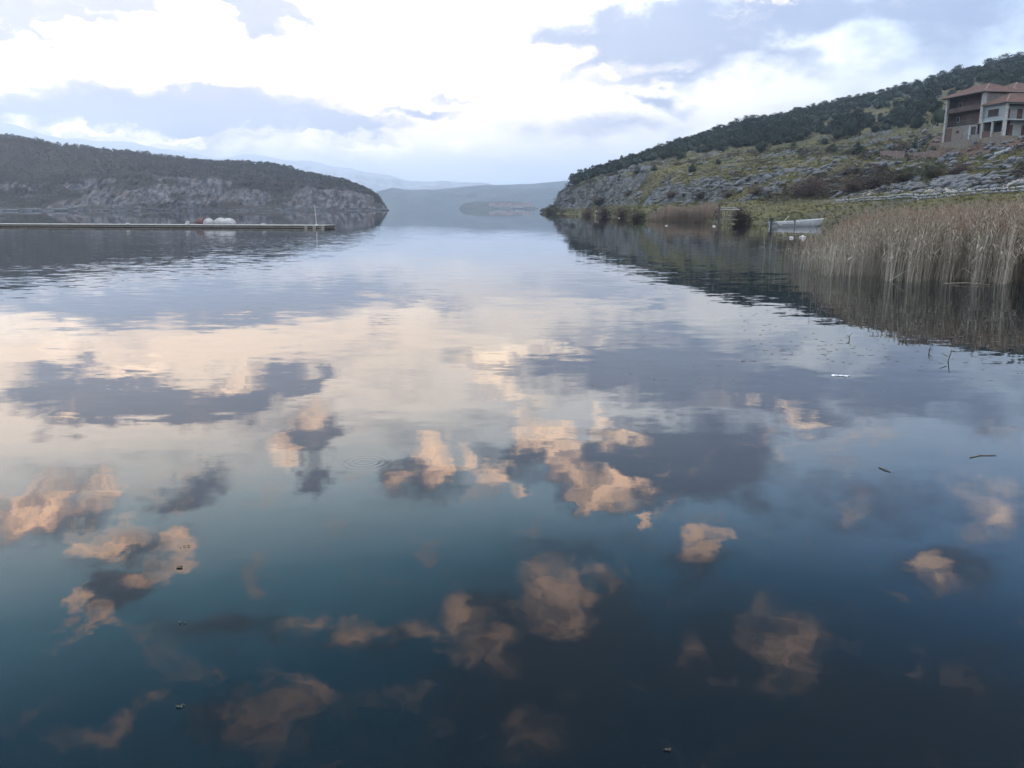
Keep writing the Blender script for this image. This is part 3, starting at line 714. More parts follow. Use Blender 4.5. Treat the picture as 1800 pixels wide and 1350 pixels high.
# ------------------------------------------------------------------ junipers
M_JUN = leafy('juniper_needles', (.010, .019, .015), (.026, .040, .025))
M_BARK = plain('bark', (.09, .07, .055), .9)
M_JUNW = leafy('wood_needles', (.010, .019, .015), (.026, .040, .025), True)
JP = [leafcloud(1700, .060, .040, 200 + i, 'round' if i % 3 == 0 else 'cone', core=True) for i in range(6)]
JM = [mesh_np('crown', V, Fc, M_JUN, link=False) for V, Fc in JP]
tb = MB(); tb.tube([(0, 0, -.05), (.01, 0, .12), (.0, .01, .35), (-.01, 0, .6)], [.05, .04, .03, .012], 6)
tb.tube([(0, 0, .15), (.12, .05, .35)], [.022, .008], 5).tube([(0, 0, .2), (-.10, -.06, .42)], [.022, .008], 5)
TM = tb.build('trunk', M_BARK, link=False)
def juniper(p, h, w, label, group, k=None, name='juniper_tree', cat='tree'):
    o = empty(name, p, rnd.random() * 6.28); tag(o, label, cat, group)
    c = bpy.data.objects.new('crown', JM[rnd.randrange(6) if k is None else k]); COL.objects.link(c); c.parent = o; c.scale = (w, w * rnd.uniform(.85, 1.1), h)
    t = bpy.data.objects.new('trunk', TM); COL.objects.link(t); t.parent = o; t.scale = (h, h, h)
    return o
# skyline trees, in order from the lakeward end
ridge_us = np.linspace((1000 - 900) / F * cp, (1830 - 900) / F * .94, 118)
GRP = 'junipers along the skyline of the right hill'
for n, u in enumerate(ridge_us):
    j = int(np.clip(np.searchsorted(hu, u + rnd.uniform(-.002, .002)), 1, nc_ - 2))
    i = int(np.searchsorted(HS[:, 0], 6.0)) - rnd.randrange(0, 7)
    h = rnd.uniform(4.4, 6.4) * (.5 if u < .10 else (.75 if u < .16 else 1)) * (1 + .15 * math.sin(n * 1.7))
    juniper((HX[i, j], HY[i, j], HZ[i, j] - .3), h, h * rnd.uniform(1.15, 1.6), 'dark juniper in the close row of trees along the skyline of the right hill', GRP)
# open wood below the skyline
cand = []
tries = 0
while len(cand) < 900 and tries < 60000:
    tries += 1
    u = rnd.uniform(.075, .72); j = int(np.clip(np.searchsorted(hu, u), 1, nc_ - 2))
    s = 6.0 - abs(rnd.gauss(0, 1.0)) * (.55 + .9 * sstep(.15, .5, u))
    if s < 4.15 or (u < .16 and s < 5.2): continue
    i = int(np.clip(np.searchsorted(HS[:, 0], s), 1, nr_ - 1))
    if u > .50 and HY[i, j] < 210: continue
    if fbm(HX[i, j] * .03, HY[i, j] * .03, seed=66) < .44 and s < 5.5: continue
    cand.append((HX[i, j], HY[i, j], HZ[i, j] - .3))
cand.sort(key=lambda p: p[1] - p[2] * .5)
for p in cand[:170]:
    h = rnd.uniform(3.2, 6.2)
    juniper(p, h, h * rnd.uniform(.95, 1.35), 'dark juniper standing in the open wood on the upper slope, below the skyline row', 'junipers of the wood on the upper slope')
rest = cand[170:]
sc = np.array([(h * rnd.uniform(.95, 1.35), h * rnd.uniform(.95, 1.35), h) for h in [rnd.uniform(3.5, 6.2) for _ in rest]])
V, Fc, A = merge([leafcloud(300, .055, .07, 240 + i, 'round' if i % 3 == 0 else 'cone', core=True) for i in range(5)], rest, rng.random(len(rest)) * 6.28, sc)
tag(mesh_np('hill_woods', V, Fc, M_JUNW, attrs={'v': A}), 'dense dark juniper wood closing the upper right slope', 'woods', kind='stuff')

# single shrubs one can point to: px, py of the base, width in photo pixels, height ratio, label
SHR = [
 (1338, 269, 28, .85, 'roundest dark juniper bush standing alone on the yellow slope'),
 (1268, 267, 22, .6, 'flat dark juniper bush at the wood edge, left of the round lone one'),
 (1217, 303, 15, .8, 'small dark bush at the top of the rock band near the lake end'),
 (1310, 256, 30, .95, 'tall dark juniper at the lower edge of the wood above the lone round bush'),
 (1352, 252, 16, .9, 'green juniper just right of and above the lone round bush'),
 (1371, 254, 13, .6, 'tiny dark bush upslope of the lone round bush'),
 (1395, 257, 12, .55, 'little brown bush on the yellow slope, mid hill'),
 (1449, 254, 16, .6, 'low green bush on the open slope below the big dark clump'),
 (1463, 266, 20, .5, 'low brownish bush on the open slope, lowest of the three beside each other'),
 (1508, 274, 26, .75, 'dark conical bush among pale rocks left of the stone terrace wall'),
 (1475, 246, 30, .9, 'left half of the big dark juniper clump on mid slope'),
 (1496, 242, 34, 1.1, 'right taller half of the big dark juniper clump on mid slope'),
 (1580, 218, 40, .9, 'broad dark juniper left of and above the unfinished house'),
 (1612, 226, 34, .9, 'dark juniper close to the left corner of the unfinished house'),
 (1648, 222, 27, 1.3, 'tall dark juniper touching the left corner column of the house'),
 (1600, 190, 26, .9, 'juniper on the grassy gap above and left of the house'),
 (1262, 289, 12, .7, 'small dark bush among slabs left of mid hill'),
 (1196, 280, 20, .8, 'dark bush hanging at the wood edge near the lake end'),
 (1150, 300, 14, .6, 'small dark bush in the yellow grass near the lake end'),
 (1120, 306, 16, .6, 'dark bush on the brow over the lake-end cliff'),
 (1090, 318, 14, .6, 'dark bush on top of the lake-end rocks'),
 (1012, 325, 20, .8, 'dark tree clump at the very brow of the lake-end cliff'),
 (1035, 314, 18, .8, 'dark tree clump just behind the brow of the cliff'),
 (1607, 262, 12, .9, 'small bush growing at the stone terrace wall'),
 (1640, 268, 14, .6, 'green bush at the right end of the terrace wall'),
]
for px, py, w, hr, lab in SHR:
    p, s = hit(px, py); W_ = w * p[1] / F * 1.15
    juniper((p[0], p[1], p[2] - .1 * W_), W_ * hr * 1.1, W_, lab, 'single bushes on the right hillside', name='juniper_bush', cat='bush')
# shoreline and rock-band shrubs
M_TWIG = leafy('bare_twigs', (.060, .042, .034), (.115, .085, .068))
M_TWIGD = leafy('dark_twigs', (.030, .022, .018), (.06, .045, .035))
M_BRL = leafy('bramble_leaves', (.020, .032, .014), (.06, .075, .03))
def bush(px, py, Y, wpx, hpx, label, kind='bare', n=170, seed=0):
    """leafless or leafy bush standing at its own distance; hpx is its height in photo pixels at that distance"""
    if Y is None:
        p, s = hit(px, py)
    else:
        x, y, z = gnd(px, py) if Y == 0 else at(px, py, Y); p = (x, y, z)
    w, h = wpx * p[1] / F, hpx * p[1] / F
    o = empty('bare_bush' if kind != 'leaf' else 'bramble_bush', p, rnd.random() * 6.28); tag(o, label, 'bush', 'bushes of the shore and rock band')
    V, Fc = twigs(n, 300 + seed, .5, .007); V = V * [w * .85, w * .85, h]
    mesh_np('branches', V, Fc, M_TWIGD if kind == 'dark' else M_TWIG, o)
    V, Fc = leafcloud(1500 if kind == 'leaf' else 900, .08, .035 if kind != 'leaf' else .04, 320 + seed, 'round'); V = V * [w, w, h]
    mesh_np('foliage', V, Fc, {'leaf': M_BRL, 'bare': M_TWIG, 'dark': M_TWIGD}[kind], o)
    return o
bush(1301, 394, 0, 44, 30, 'round very dark bush leaning over the water beside the broken jetty', 'dark', 300, 1)
bush(1316, 392, 0, 20, 16, 'low dark bush right of the round one at the jetty', 'dark', 160, 2)
bush(1120, 386, 0, 42, 17, 'dark bramble mound at the water left of the far reeds', 'leaf', 160, 3)
bush(1092, 383, 0, 34, 22, 'leafless grey brown bush behind the small far jetty', 'bare', 200, 4)
bush(1063, 382, 0, 36, 22, 'darkest bush behind the posts of the small far jetty', 'dark', 200, 5)
bush(1033, 380, 0, 28, 16, 'brown waterside bush near the end of the point', 'bare', 160, 6)
bush(970, 374.8, 0, 34, 10, 'low dark scrub at the very tip of the point', 'leaf', 160, 7)
bush(990, 375.6, 0, 26, 8, 'second low scrub at the foot of the end cliff', 'dark', 120, 8)
bush(1145, 387, 0, 26, 14, 'bramble at the left end of the far reeds', 'leaf', 120, 9)
bush(1430, 344, None, 62, 36, 'widest bare purple brown thicket against the rocks above the boat', 'bare', 300, 10)
bush(1405, 342, None, 40, 22, 'smaller bare thicket left of the widest one', 'bare', 200, 11)
bush(1500, 338, None, 60, 30, 'bare brown thicket under the rocks right of the widest one', 'bare', 300, 12)
bush(1535, 332, None, 44, 24, 'dark bare thicket above the start of the stone row', 'dark', 200, 13)
bush(1330, 346, None, 34, 18, 'small bare bush at the foot of the rocks above the round shore bush', 'bare', 160, 14)
bush(1590, 320, None, 52, 24, 'green brambles on the bank below the terrace wall', 'leaf', 200, 15)
bush(1640, 312, None, 50, 24, 'green brambles below the brown earth bank', 'leaf', 200, 16)
bush(1230, 352, None, 34, 16, 'bare bush in the rock band above the far reeds', 'dark', 160, 17)
bush(1055, 361, None, 44, 16, 'dark bare scrub under the cliff near the point', 'dark', 200, 18)
bush(1180, 350, None, 34, 14, 'bare scrub under the rock band left of mid shore', 'bare', 160, 19)
bush(1690, 306, None, 44, 20, 'brown scrub on the rocks below the house', 'bare', 200, 20)
bush(1280, 348, None, 30, 14, 'bare scrub in a cleft of the rock band', 'bare', 160, 21)

# ------------------------------------------------------------------ reeds
def reed(seed, plume=True):
    """one reed of height 1: triangular stem, drooping leaves and a feathery plume"""
    r = np.random.default_rng(seed); V, Fs = [], []
    def tri(a, b, c):
        k = len(V); V.extend([a, b, c]); Fs.append((k, k + 1, k + 2))
    bx, by = r.normal(0, .05, 2); zs = [0, .4, .75, .92]; P = [np.array([bx * z * z, by * z * z, z]) for z in zs]; w = .0026
    for i in range(3):
        for k in range(3):
            a0, a1 = 2.094 * k, 2.094 * (k + 1)
            o0, o1 = np.array([math.cos(a0), math.sin(a0), 0]) * w, np.array([math.cos(a1), math.sin(a1), 0]) * w
            tri(P[i] + o0, P[i] + o1, P[i + 1] + o1); tri(P[i] + o0, P[i + 1] + o1, P[i + 1] + o0)
    for i in range(4):
        z = r.uniform(.3, .85); a = r.random() * 6.28; dr = np.array([math.cos(a), math.sin(a), 0]); b = np.array([bx * z * z, by * z * z, z]); sd = np.array([-dr[1], dr[0], 0]) * .005
        m = b + dr * .06 + np.array([0, 0, .07]); t = b + dr * r.uniform(.10, .18) + np.array([0, 0, r.uniform(-.06, .06)])
        tri(b + sd, b - sd, m); tri(m + sd, m - sd, t)
    if plume:
        a = r.random() * 6.28; dd = np.array([math.cos(a), math.sin(a), 0])
        for i in range(12):
            q = i / 11; c = P[3] + dd * .05 * q * q + np.array([0, 0, .10 * q - .05 * q * q]); o = r.normal(0, 1, 3); o /= np.linalg.norm(o); o2 = r.normal(0, 1, 3); o2 /= np.linalg.norm(o2)
            ww = .016 * (1.1 - q); tri(c + o * ww, c + o2 * ww * .7, c - o * ww * .3 - np.array([0, 0, .02]))
    return np.array(V), np.array(Fs)
def reed_mat(attr):
    def f(gg, b):
        v = gg.n('ShaderNodeAttribute', attribute_name='v').outputs['Fac'] if attr else gg.n('ShaderNodeObjectInfo').outputs['Random']
        hgt = gg.n('ShaderNodeAttribute', attribute_name='h').outputs['Fac']
        P = gg.n('ShaderNodeNewGeometry').outputs['Position']; rust = gg.mrange(gg.noise(P, .45, 3, .6), .50, .66)
        stem = gg.mix(v, (.14, .122, .09), (.50, .455, .37)); tip = gg.mix(rust, (.30, .25, .185), (.27, .165, .11))
        tip = gg.mix(gg.math('MULTIPLY', v, .5), tip, (.10, .075, .055))
        gg.put(b.inputs['Base Color'], gg.mix(gg.mrange(hgt, .70, .92), stem, tip)); b.inputs['Roughness'].default_value = .8; b.inputs['Specular IOR Level'].default_value = .2
    return f
M_REED = mat('reed_bed_stalks', reed_mat(True)); M_REED1 = mat('reed_stalk', reed_mat(False))
RP = [reed(400 + i, i < 8) for i in range(11)]
def merge_reeds(name, pos, hs, lean, label, m=None):
    rot = rng.random(len(pos)) * 6.28
    tn = np.clip(fbm(pos[:, 0] * .7, pos[:, 1] * .7, seed=52, o=3) * 1.6 - .45 + rng.normal(0, .22, len(pos)), 0, 1)
    V, Fc, A = merge(RP, pos, rot, np.stack([hs, hs, hs], -1), lean=lean, tint=tn)
    hh = np.clip(np.concatenate(merge.h), 0, 1)
    return tag(mesh_np(name, V, Fc, m or M_REED, attrs={'v': A, 'h': hh}), label, 'reeds', kind='stuff')
RFRONT = [gnd(px, py) for px, py in [(1378, 466), (1410, 476), (1480, 487), (1600, 494), (1700, 495.5), (1800, 496), (2000, 499), (2400, 505)]]
RU = [p[0] / p[1] for p in RFRONT]; RY = [p[1] for p in RFRONT]
HUx = [gnd(px, 480)[0] / gnd(px, 480)[1] for px in (1350, 1400, 1440, 1480, 1540, 1620, 1700, 1800, 2400)]
HUh = [.75, .85, 1.12, 1.55, 1.75, 1.9, 2.05, 2.1, 2.2]
pos, hs, ln = [], [], []
while len(pos) < 13500:
    u = rnd.uniform(RU[0], 1.02); fy = np.interp(u, RU, RY) + .5 * math.sin(u * 60) + .4 * math.sin(u * 171) + rnd.gauss(0, .25)
    dd = (rnd.random() ** 1.5) * (15 if u > .42 else 6 + 9 * (u - RU[0]) / (.42 - RU[0])); Y = fy + dd
    if u < .42 and rnd.random() > .10 + .90 * (u - RU[0]) / (.42 - RU[0]): continue
    x = u * Y; clump = vnoise(np.array([x * 1.1]), np.array([Y * 1.1]), seed=3)[0]
    if clump < .33 and rnd.random() < .7: continue
    h = np.interp(u, HUx, HUh) * rnd.uniform(.66, 1.04) * (.93 + .14 * clump) * (1 + .014 * dd)
    if rnd.random() < .08: h *= .55
    pos.append((x, Y, 0.0)); hs.append(h); a, b = rnd.gauss(.05, .07), rnd.gauss(0, .06)
    if rnd.random() < .07: a += rnd.choice((-1, 1)) * rnd.uniform(.3, .9)
    ln.append((a, b))
merge_reeds('reed_bed', np.array(pos), np.array(hs), np.array(ln), 'wide bed of dry tan reeds with rusty plumes standing in the right-hand shallows')
# the far reed patch
HUx2, HUh2 = HUx, HUh
pos, hs, ln = [], [], []
while len(pos) < 3000:
    px = rnd.gauss(1206, 36)
    if not 1136 < px < 1266: continue
    px = px; x0, y0, _ = gnd(px, 388.5); dd = rnd.random() * 9; Y = y0 + dd
    env = min(1, max(0, px - 1136) / 40) * min(1, (1268 - px) / 14)
    h = 2.2 * (.55 + .45 * env) * rnd.uniform(.5, 1.1) * (.8 + .4 * vnoise(np.array([px * .16]), np.array([.5]), seed=6)[0])
    pos.append((x0 / y0 * Y, Y, max(hill_z(x0 / y0 * Y, Y)[0], 0))); hs.append(h); ln.append((rnd.gauss(0, .07), rnd.gauss(0, .07)))
HUx, HUh = [0, 2], [2.3, 2.3]
RP_ = RP
RPfar = []
for V, Fc in RP:
    V = V.copy(); c = V.reshape(-1, 3, 3); m = c.mean(1, keepdims=True); c = m + (c - m) * [[2.0, 2.0, 1.0]]; RPfar.append((c.reshape(-1, 3), Fc))
RP = RPfar
merge_reeds('far_reed_bed', np.array(pos), np.array(hs), np.array(ln), 'small pinkish tan reed patch at the water between bramble and jetty', leafy('far_reeds', (.13, .105, .08), (.40, .32, .25), True))
RP = RP_
# reeds one can tell apart: the sparse left edge and fallen stalks
RMESH = []
for V, Fc in RP[:5]:
    RMESH.append(mesh_np('reed', V, Fc, M_REED1, attrs={'h': np.clip(V[:, 2], 0, 1)}, link=False))
edge_lab = ['reed stalk standing farthest left, apart from the bed', 'bent reed stalk second from the left edge of the bed', 'reed stalk just left of the boat stern reflection', 'thin reed stalk among the sparse left edge',
            'pale reed stalk below the boat stern', 'leaning reed stalk below the boat', 'short reed stalk at the thin edge of the bed', 'tall pale reed stalk in front of the boat middle', 'reed stalk with heavy plume in front of the boat bow', 'reed stalk right of the floats']
for k, (px, py, hpx, le) in enumerate([(1343, 452, 44, -.05), (1352, 456, 52, .12), (1364, 458, 42, -.1), (1373, 462, 50, .03), (1386, 466, 56, .0), (1394, 468, 50, .15), (1403, 470, 44, -.12), (1412, 474, 66, .03), (1425, 476, 78, .06), (1436, 478, 72, -.04)]):
    p = gnd(px, py); o = bpy.data.objects.new('reed', RMESH[k % 5]); COL.objects.link(o)
    s = hpx * p[1] / F; o.location = p; o.scale = (s * 1.6, s * 1.6, s); o.rotation_euler = (rnd.gauss(0, .03), le, rnd.random() * .5)
    tag(o, edge_lab[k], 'reed', 'sparse reeds at the left edge of the bed')
for (p0, p1, h0, h1, lab) in [((1562, 490), (1574, 476), .0, .35, 'short broken stalk sloping up at the front of the reed bed'), ((1560, 493), (1610, 494), 0, .45, 'fallen reed stalk forming the left leg of the upturned v'),
                             ((1720, 497), (1686, 500), .02, .45, 'fallen pale stalk slanting down into the water at the reed edge'), ((1655, 498.5), (1735, 501), .015, .02, 'long reed stalk floating flat before the bed'),
                             ((1575, 490), (1556, 470), .0, .3, 'crooked broken stalk leaning left at the front of the bed')]:
    a, b = gnd(*p0), gnd(*p1); a = (a[0], a[1] - .1, h0); b = (b[0], b[1] - .1, h1)
    m = ((a[0] + b[0]) / 2, (a[1] + b[1]) / 2, (h0 + h1) / 2 + .03)
    tag(MB().tube([a, m, b], [.011, .009, .006], 5).build('broken_reed', M_REED1), lab, 'reed')

# ------------------------------------------------------------------ floating dock
M_CONC = plain('dock_deck_boards', (.30, .30, .28), .8, .2, 2.0)
M_DKSIDE = plain('dock_dark_timber', (.07, .065, .055), .8, .3, 2.0)
M_DKSTRIP = plain('dock_weathered_fender', (.26, .25, .21), .8, .3, 4.0)
M_STEEL = plain('galvanised_pole', (.5, .5, .5), .5, .1, 4.0, metal=.3)
e0 = gnd(572, 401.8); e1 = gnd(-260, 397.3)
L = math.hypot(e1[0] - e0[0], e1[1] - e0[1]); ang = math.atan2(e1[1] - e0[1], e1[0] - e0[0])
dock = empty('floating_dock', e0, ang); tag(dock, 'long low floating dock reaching in from the left edge', 'dock')
z1 = .33
def dpart(name, m, boxes):
    b = MB()
    for c, s in boxes: b.box(c, s)
    return b.build(name, m, dock)
dpart('deck', M_CONC, [((L / 2 - .0, -1.2 + .02, z1 - .035), (L, 2.5, .07))])
dpart('side_beam', M_DKSIDE, [((L / 2 - .05, -1.2, .225), (L - .1, 2.3, .14))])
dpart('fender_board', M_DKSTRIP, [((L / 2 - .05, .0, .12), (L - .2, .06, .07)), ((L / 2 - .05, -2.4, .12), (L - .2, .06, .07))])
dpart('float', M_DKSIDE, [((3 + 6 * i, -1.2, .0), (5.94, 2.1, .14)) for i in range(int(L / 6))])
for k in range(3):
    dpart('end_post', M_DKSTRIP, [((.25 + k * .9, .05, .14), (.3, .18, .32))])
for k, q in enumerate([6.8, 15.5, 22.5, 43.0, 55.5]):
    b = MB().box((q, -.08, z1 + .05), (.34, .10, .10)).tube([(q - .22, -.08, z1 + .11), (q + .22, -.08, z1 + .11)], .035, 6)
    b.build('cleat', M_STEEL, dock)
# thin pole standing on the dock
pp = gnd(554, 401.0); fy = pp[1] + .6
pole = empty('marker_pole', (pp[0], fy, z1)); tag(pole, 'thin pale pole standing near the end of the dock', 'pole')
MB().tube([(0, 0, 0), (-.03, 0, 1.0), (-.08, 0, 2.05)], [.035, .03, .022], 8).build('shaft', M_STEEL, pole)
MB().tube([(0, 0, 0), (0, 0, .05)], [.12, .12], 10).build('base_plate', M_STEEL, pole)
# covered boats lying on the dock
M_TARP = plain('white_tarpaulin', (.30, .31, .31), .6, .12, 1.2, .4)
M_RED = plain('faded_red_plastic', (.075, .030, .032), .6, .25, 2.0)
M_HULL = plain('grey_hull', (.22, .23, .23), .6, .2, 2.0)
def lump(lobes, seed, n=26, m=16, fold=.05):
    """a sheet draped over rounded humps, sagging to the deck; lobes (x, width, height)"""
    V = []
    xs = [l[0] for l in lobes]; x0 = min(l[0] - l[1] for l in lobes); x1 = max(l[0] + l[1] for l in lobes)
    for i in range(n + 1):
        x = x0 + (x1 - x0) * i / n
        h = max([l[2] * math.sqrt(max(0, 1 - ((x - l[0]) / l[1]) ** 2)) for l in lobes] + [.02])
        for k in range(m + 1):
            a = math.pi * k / m; f = 1 + fold * math.sin(k * 2.4 + i * .9 + seed)
            V.append((x + .02 * math.sin(k * 3 + i), -.75 * math.cos(a) * f * (.35 + .65 * min(1, h / .5)), h * max(0, math.sin(a)) ** .75 * f))
    Fs = [(i * (m + 1) + k, (i + 1) * (m + 1) + k, (i + 1) * (m + 1) + k + 1, i * (m + 1) + k + 1) for i in range(n) for k in range(m)]
    Fs += [tuple(range(m, -1, -1)), tuple(n * (m + 1) + k for k in range(m + 1))]
    return V, Fs
def covered(px, lobes, label, m, seed):
    p = gnd(px, 399.5); o = empty('covered_boat', (p[0], p[1] + 1.6, z1 + .0), ang + math.pi); tag(o, label, 'boat', 'small boats laid on the dock')
    V, Fs = lump(lobes, seed); mesh_np('cover', V, Fs, m, o, smooth=True)
    x0 = min(l[0] - l[1] for l in lobes); x1 = max(l[0] + l[1] for l in lobes)
    b = MB().tube([(x0 - .05, 0, .1), (x0 + .2, 0, .12), ((x0 + x1) / 2, 0, .12), (x1 - .2, 0, .12), (x1 + .05, 0, .1)], [.05, .10, .11, .10, .05], 8)
    b.build('keel', M_HULL, o)
    MB().tube([(lobes[0][0], -.78, .22), (lobes[0][0], -.5, .5 * lobes[0][2] + .28), (lobes[0][0], 0, lobes[0][2] + .02), (lobes[0][0], .5, .5 * lobes[0][2] + .28), (lobes[0][0], .78, .22)], .012, 5).build('tie_rope', M_DKSTRIP, o)
    return o
covered(386, [(-.45, .62, .66), (.5, .66, .62), (0, .95, .52)], 'double humped boat under a white cover, largest on the dock', M_TARP, 1)
covered(357, [(.05, .38, .60), (.25, .3, .45)], 'small white covered boat between the red one and the largest one', M_TARP, 4)
covered(346, [(0, .48, .68), (-.2, .5, .5)], 'dull red covered boat at the left of the white ones', M_RED, 7)
p = gnd(326, 399.5); o = empty('mooring_float', (p[0], p[1] + .7, z1)); tag(o, 'tiny white mooring float lying on the dock left of the red boat', 'float')
bv, bf = boulder(3, .8)
mesh_np('float_body', bv * .5 + [0, 0, .16], bf, M_TARP, o, smooth=True); MB().tube([(.1, 0, .02), (.5, .1, .015), (1.1, -.1, .015)], .02, 5).build('rope', M_DKSTRIP, o)

# ------------------------------------------------------------------ white motor boat at the bank
M_BOAT = plain('boat_white_paint', (.48, .52, .55), .5, .14, 1.5, .1)
M_BOATIN = plain('boat_inside_grey', (.20, .22, .23), .7, .2, 1.5)
M_MOTOR = plain('motor_black', (.02, .022, .025), .4, .2, 3.0)
M_OAR = plain('oar_wood', (.45, .42, .36), .7, .15, 3.0)
bs = gnd(1358, 398.8); be = gnd(1447, 397.6)
bl = math.hypot(be[0] - bs[0], be[1] - bs[1]); ba = math.atan2(be[1] - bs[1], be[0] - bs[0])
boat = empty('motor_boat', (bs[0], bs[1], 0), ba); tag(boat, 'white open motor boat with bow to the right moored by the green bank', 'boat')
def hull_pt(t, a, off=0.0):
    """t 0 stern .. 1 bow; a -1 port gunwale .. 0 keel .. 1 starboard gunwale"""
    half = (.78 - off) * (1 - max(0, (t - .45) / .55) ** 2.1) ** .9 * (.88 + .12 * min(1, t / .3))
    sheer = .50 + .42 * max(0, (t - .15)) ** 1.6; keel = -.22 + .35 * max(0, (t - .7) / .3) ** 2
    s = abs(a) ; y = math.copysign(half * math.sin(s * math.pi / 2) ** .7, a) if s else 0
    z = keel + off + (sheer - keel - off) * (1 - math.cos(s * math.pi / 2)) ** .75
    x = t * (bl - .75) + (.75 * max(0, (z + .1) / 1.0)) * max(0, (t - .7) / .3)
    return (x, y, z)
def hullmesh(off, name, m, flip):
    n, k = 22, 14; V = [hull_pt(i / n, -1 + 2 * j / k, off) for i in range(n + 1) for j in range(k + 1)]
    Fs = [(i * (k + 1) + j, (i + 1) * (k + 1) + j, (i + 1) * (k + 1) + j + 1, i * (k + 1) + j + 1) for i in range(n) for j in range(k)]
    Fs.append(tuple(range(k, -1, -1)))
    if flip: Fs = [tuple(reversed(f)) for f in Fs]
    return mesh_np(name, V, Fs, m, boat, smooth=True)
hullmesh(0, 'hull', M_BOAT, False); hullmesh(.05, 'inner_hull', M_BOATIN, True)
gw = MB()
for s in (-1, 1): gw.tube([hull_pt(i / 20, s) for i in range(21)], .045, 6)
gw.tube([hull_pt(0, -1), (0, 0, .50), hull_pt(0, 1)], .045, 6); gw.build('gunwale', M_BOAT, boat)
rb = MB(); rb.tube([(lambda q: (q[0], q[1] * 1.02 - .01, q[2] - .24))(hull_pt(i / 20, -1)) for i in range(9)], .02, 5); rb.build('rubbing_strake', M_MOTOR, boat)
for t in (.25, .5, .72):
    hb = abs(hull_pt(t, .8)[1]); MB().box((t * (bl - .75), 0, .34), (.28, hb * 2, .04)).build('thwart', M_BOATIN, boat)
mo = MB().box((-.22, 0, .78), (.36, .30, .30)).box((-.28, 0, .95), (.26, .24, .08)).build('outboard_motor', M_MOTOR, boat)
MB().box((-.25, 0, .30), (.14, .10, .70)).box((-.30, 0, -.02), (.34, .03, .08)).build('shaft_leg', M_MOTOR, mo)
MB().tube([(-.1, 0, .82), (-.75, .05, .58)], [.03, .025], 6).build('tiller', M_MOTOR, mo)
MB().box((.06, 0, .5), (.04, .5, .2)).build('transom_bracket', M_MOTOR, mo)
MB().tube([(.10, .0, .0), (.12, 0, .25)], .05, 8).build('fuel_line', M_MOTOR, mo)
oar = empty('oar', (bs[0], bs[1], 0), ba); tag(oar, 'long pale oar slanting up across the stern half of the white boat', 'oar')
MB().tube([(.45, -.78, .28), (2.0, -.3, 1.18)], [.028, .024], 6).build('oar_shaft', M_OAR, oar)
MB().box((.36, -.81, .24), (.34, .02, .14)).build('oar_blade', M_OAR, oar)
# stake in front of the boat
p = gnd(1396, 402); st = empty('mooring_stake', p); tag(st, 'dark stake with a rag tied to it in front of the boat', 'stake')
MB().tube([(0, 0, -.3), (.02, 0, .4), (-.03, 0, .95)], [.035, .03, .025], 7).build('stake_shaft', M_DKSIDE, st)
V, Fc = leafcloud(160, .09, .10, 77); mesh_np('tied_rag', V * [.45, .3, .5] + [0, 0, .6], Fc, M_TWIG, st)
p = gnd(1351, 410); st = empty('mooring_stake', p); tag(st, 'leaning stake at the stern of the white boat', 'stake')
MB().tube([(0, 0, -.3), (-.08, 0, .35), (-.05, 0, .8)], [.022, .02, .015], 7).build('stake_shaft', M_TWIG, st)

# floats on the water
M_FLOAT = plain('float_white', (.50, .50, .49), .5, .06, 5.0, 0)
def floaty(px, py, r, label, kind='round'):
    p = gnd(px, py); o = empty('net_float', (p[0], p[1], 0), rnd.random()); tag(o, label, 'float', 'white floats on the bay')
    prof_ = [(0, -.3), (.6, -.28), (.95, -.05), (1, .25), (.85, .52), (.35, .66), (.0, .68)] if kind == 'round' else [(0, -.3), (.9, -.3), (1, 0), (1, .3), (.9, .42), (.45, .46), (.3, .7), (0, .72)]
    n = 12; V, Fs = [], []
    for q, z in prof_:
        for k in range(n): V.append((q * r * math.cos(6.283 * k / n), q * r * math.sin(6.283 * k / n), z * r))
    for i in range(len(prof_) - 1):
        for k in range(n): Fs.append((i * n + k, i * n + (k + 1) % n, (i + 1) * n + (k + 1) % n, (i + 1) * n + k))
    mesh_np('float_body', V, Fs, M_FLOAT, o, smooth=True)
    MB().tube([(r * 1.0, 0, .22 * r), (0, r * 1.0, .22 * r), (-r * 1.0, 0, .22 * r), (0, -r * 1.0, .22 * r), (r * 1.0, 0, .22 * r)], r * .08, 5).build('band', M_MOTOR, o)
floaty(1171, 397, .15, 'white float on open water before the far reed patch')
floaty(1255, 398, .18, 'white float beside the foot of the broken jetty', 'jar')
floaty(1391, 418.5, .15, 'smaller cream float left of the other, below the boat')
floaty(1411, 417.5, .22, 'larger white float below the middle of the boat', 'jar')
floaty(1088, 383.6, .14, 'tiny white float near the dark bushes of the point')
floaty(1337, 391.5, .14, 'white scrap float at the bank right of the round bush')

# ------------------------------------------------------------------ jetties
M_OLDW = plain('old_grey_timber', (.12, .11, .095), .9, .3, 2.0)
M_PALEW = plain('pale_rail_timber', (.34, .36, .37), .8, .2, 2.0)
jp = gnd(1263, 397); jt = empty('broken_jetty', (jp[0], jp[1], 0)); tag(jt, 'small broken wooden jetty beside the round dark bush', 'jetty')
k = jp[1] / F
MB().tube([(0, 0, -.4), (.02, 0, 1.3), (.0, 0, 2.55)], [.16, .14, .12], 7).build('post', M_DKSIDE, jt)
for x, h in ((.45 * 10 * k, 2.1), (1.1 * 10 * k, 1.9), (2.2 * 10 * k, 1.8)): MB().tube([(x, .1, -.4), (x + .02, .1, h)], [.05, .04], 6).build('post', M_OLDW, jt)
MB().tube([(.1, 0, 1.85), (1.0, 0, 1.86), (2.3, .05, 1.85)], .05, 6).build('rail', M_PALEW, jt)
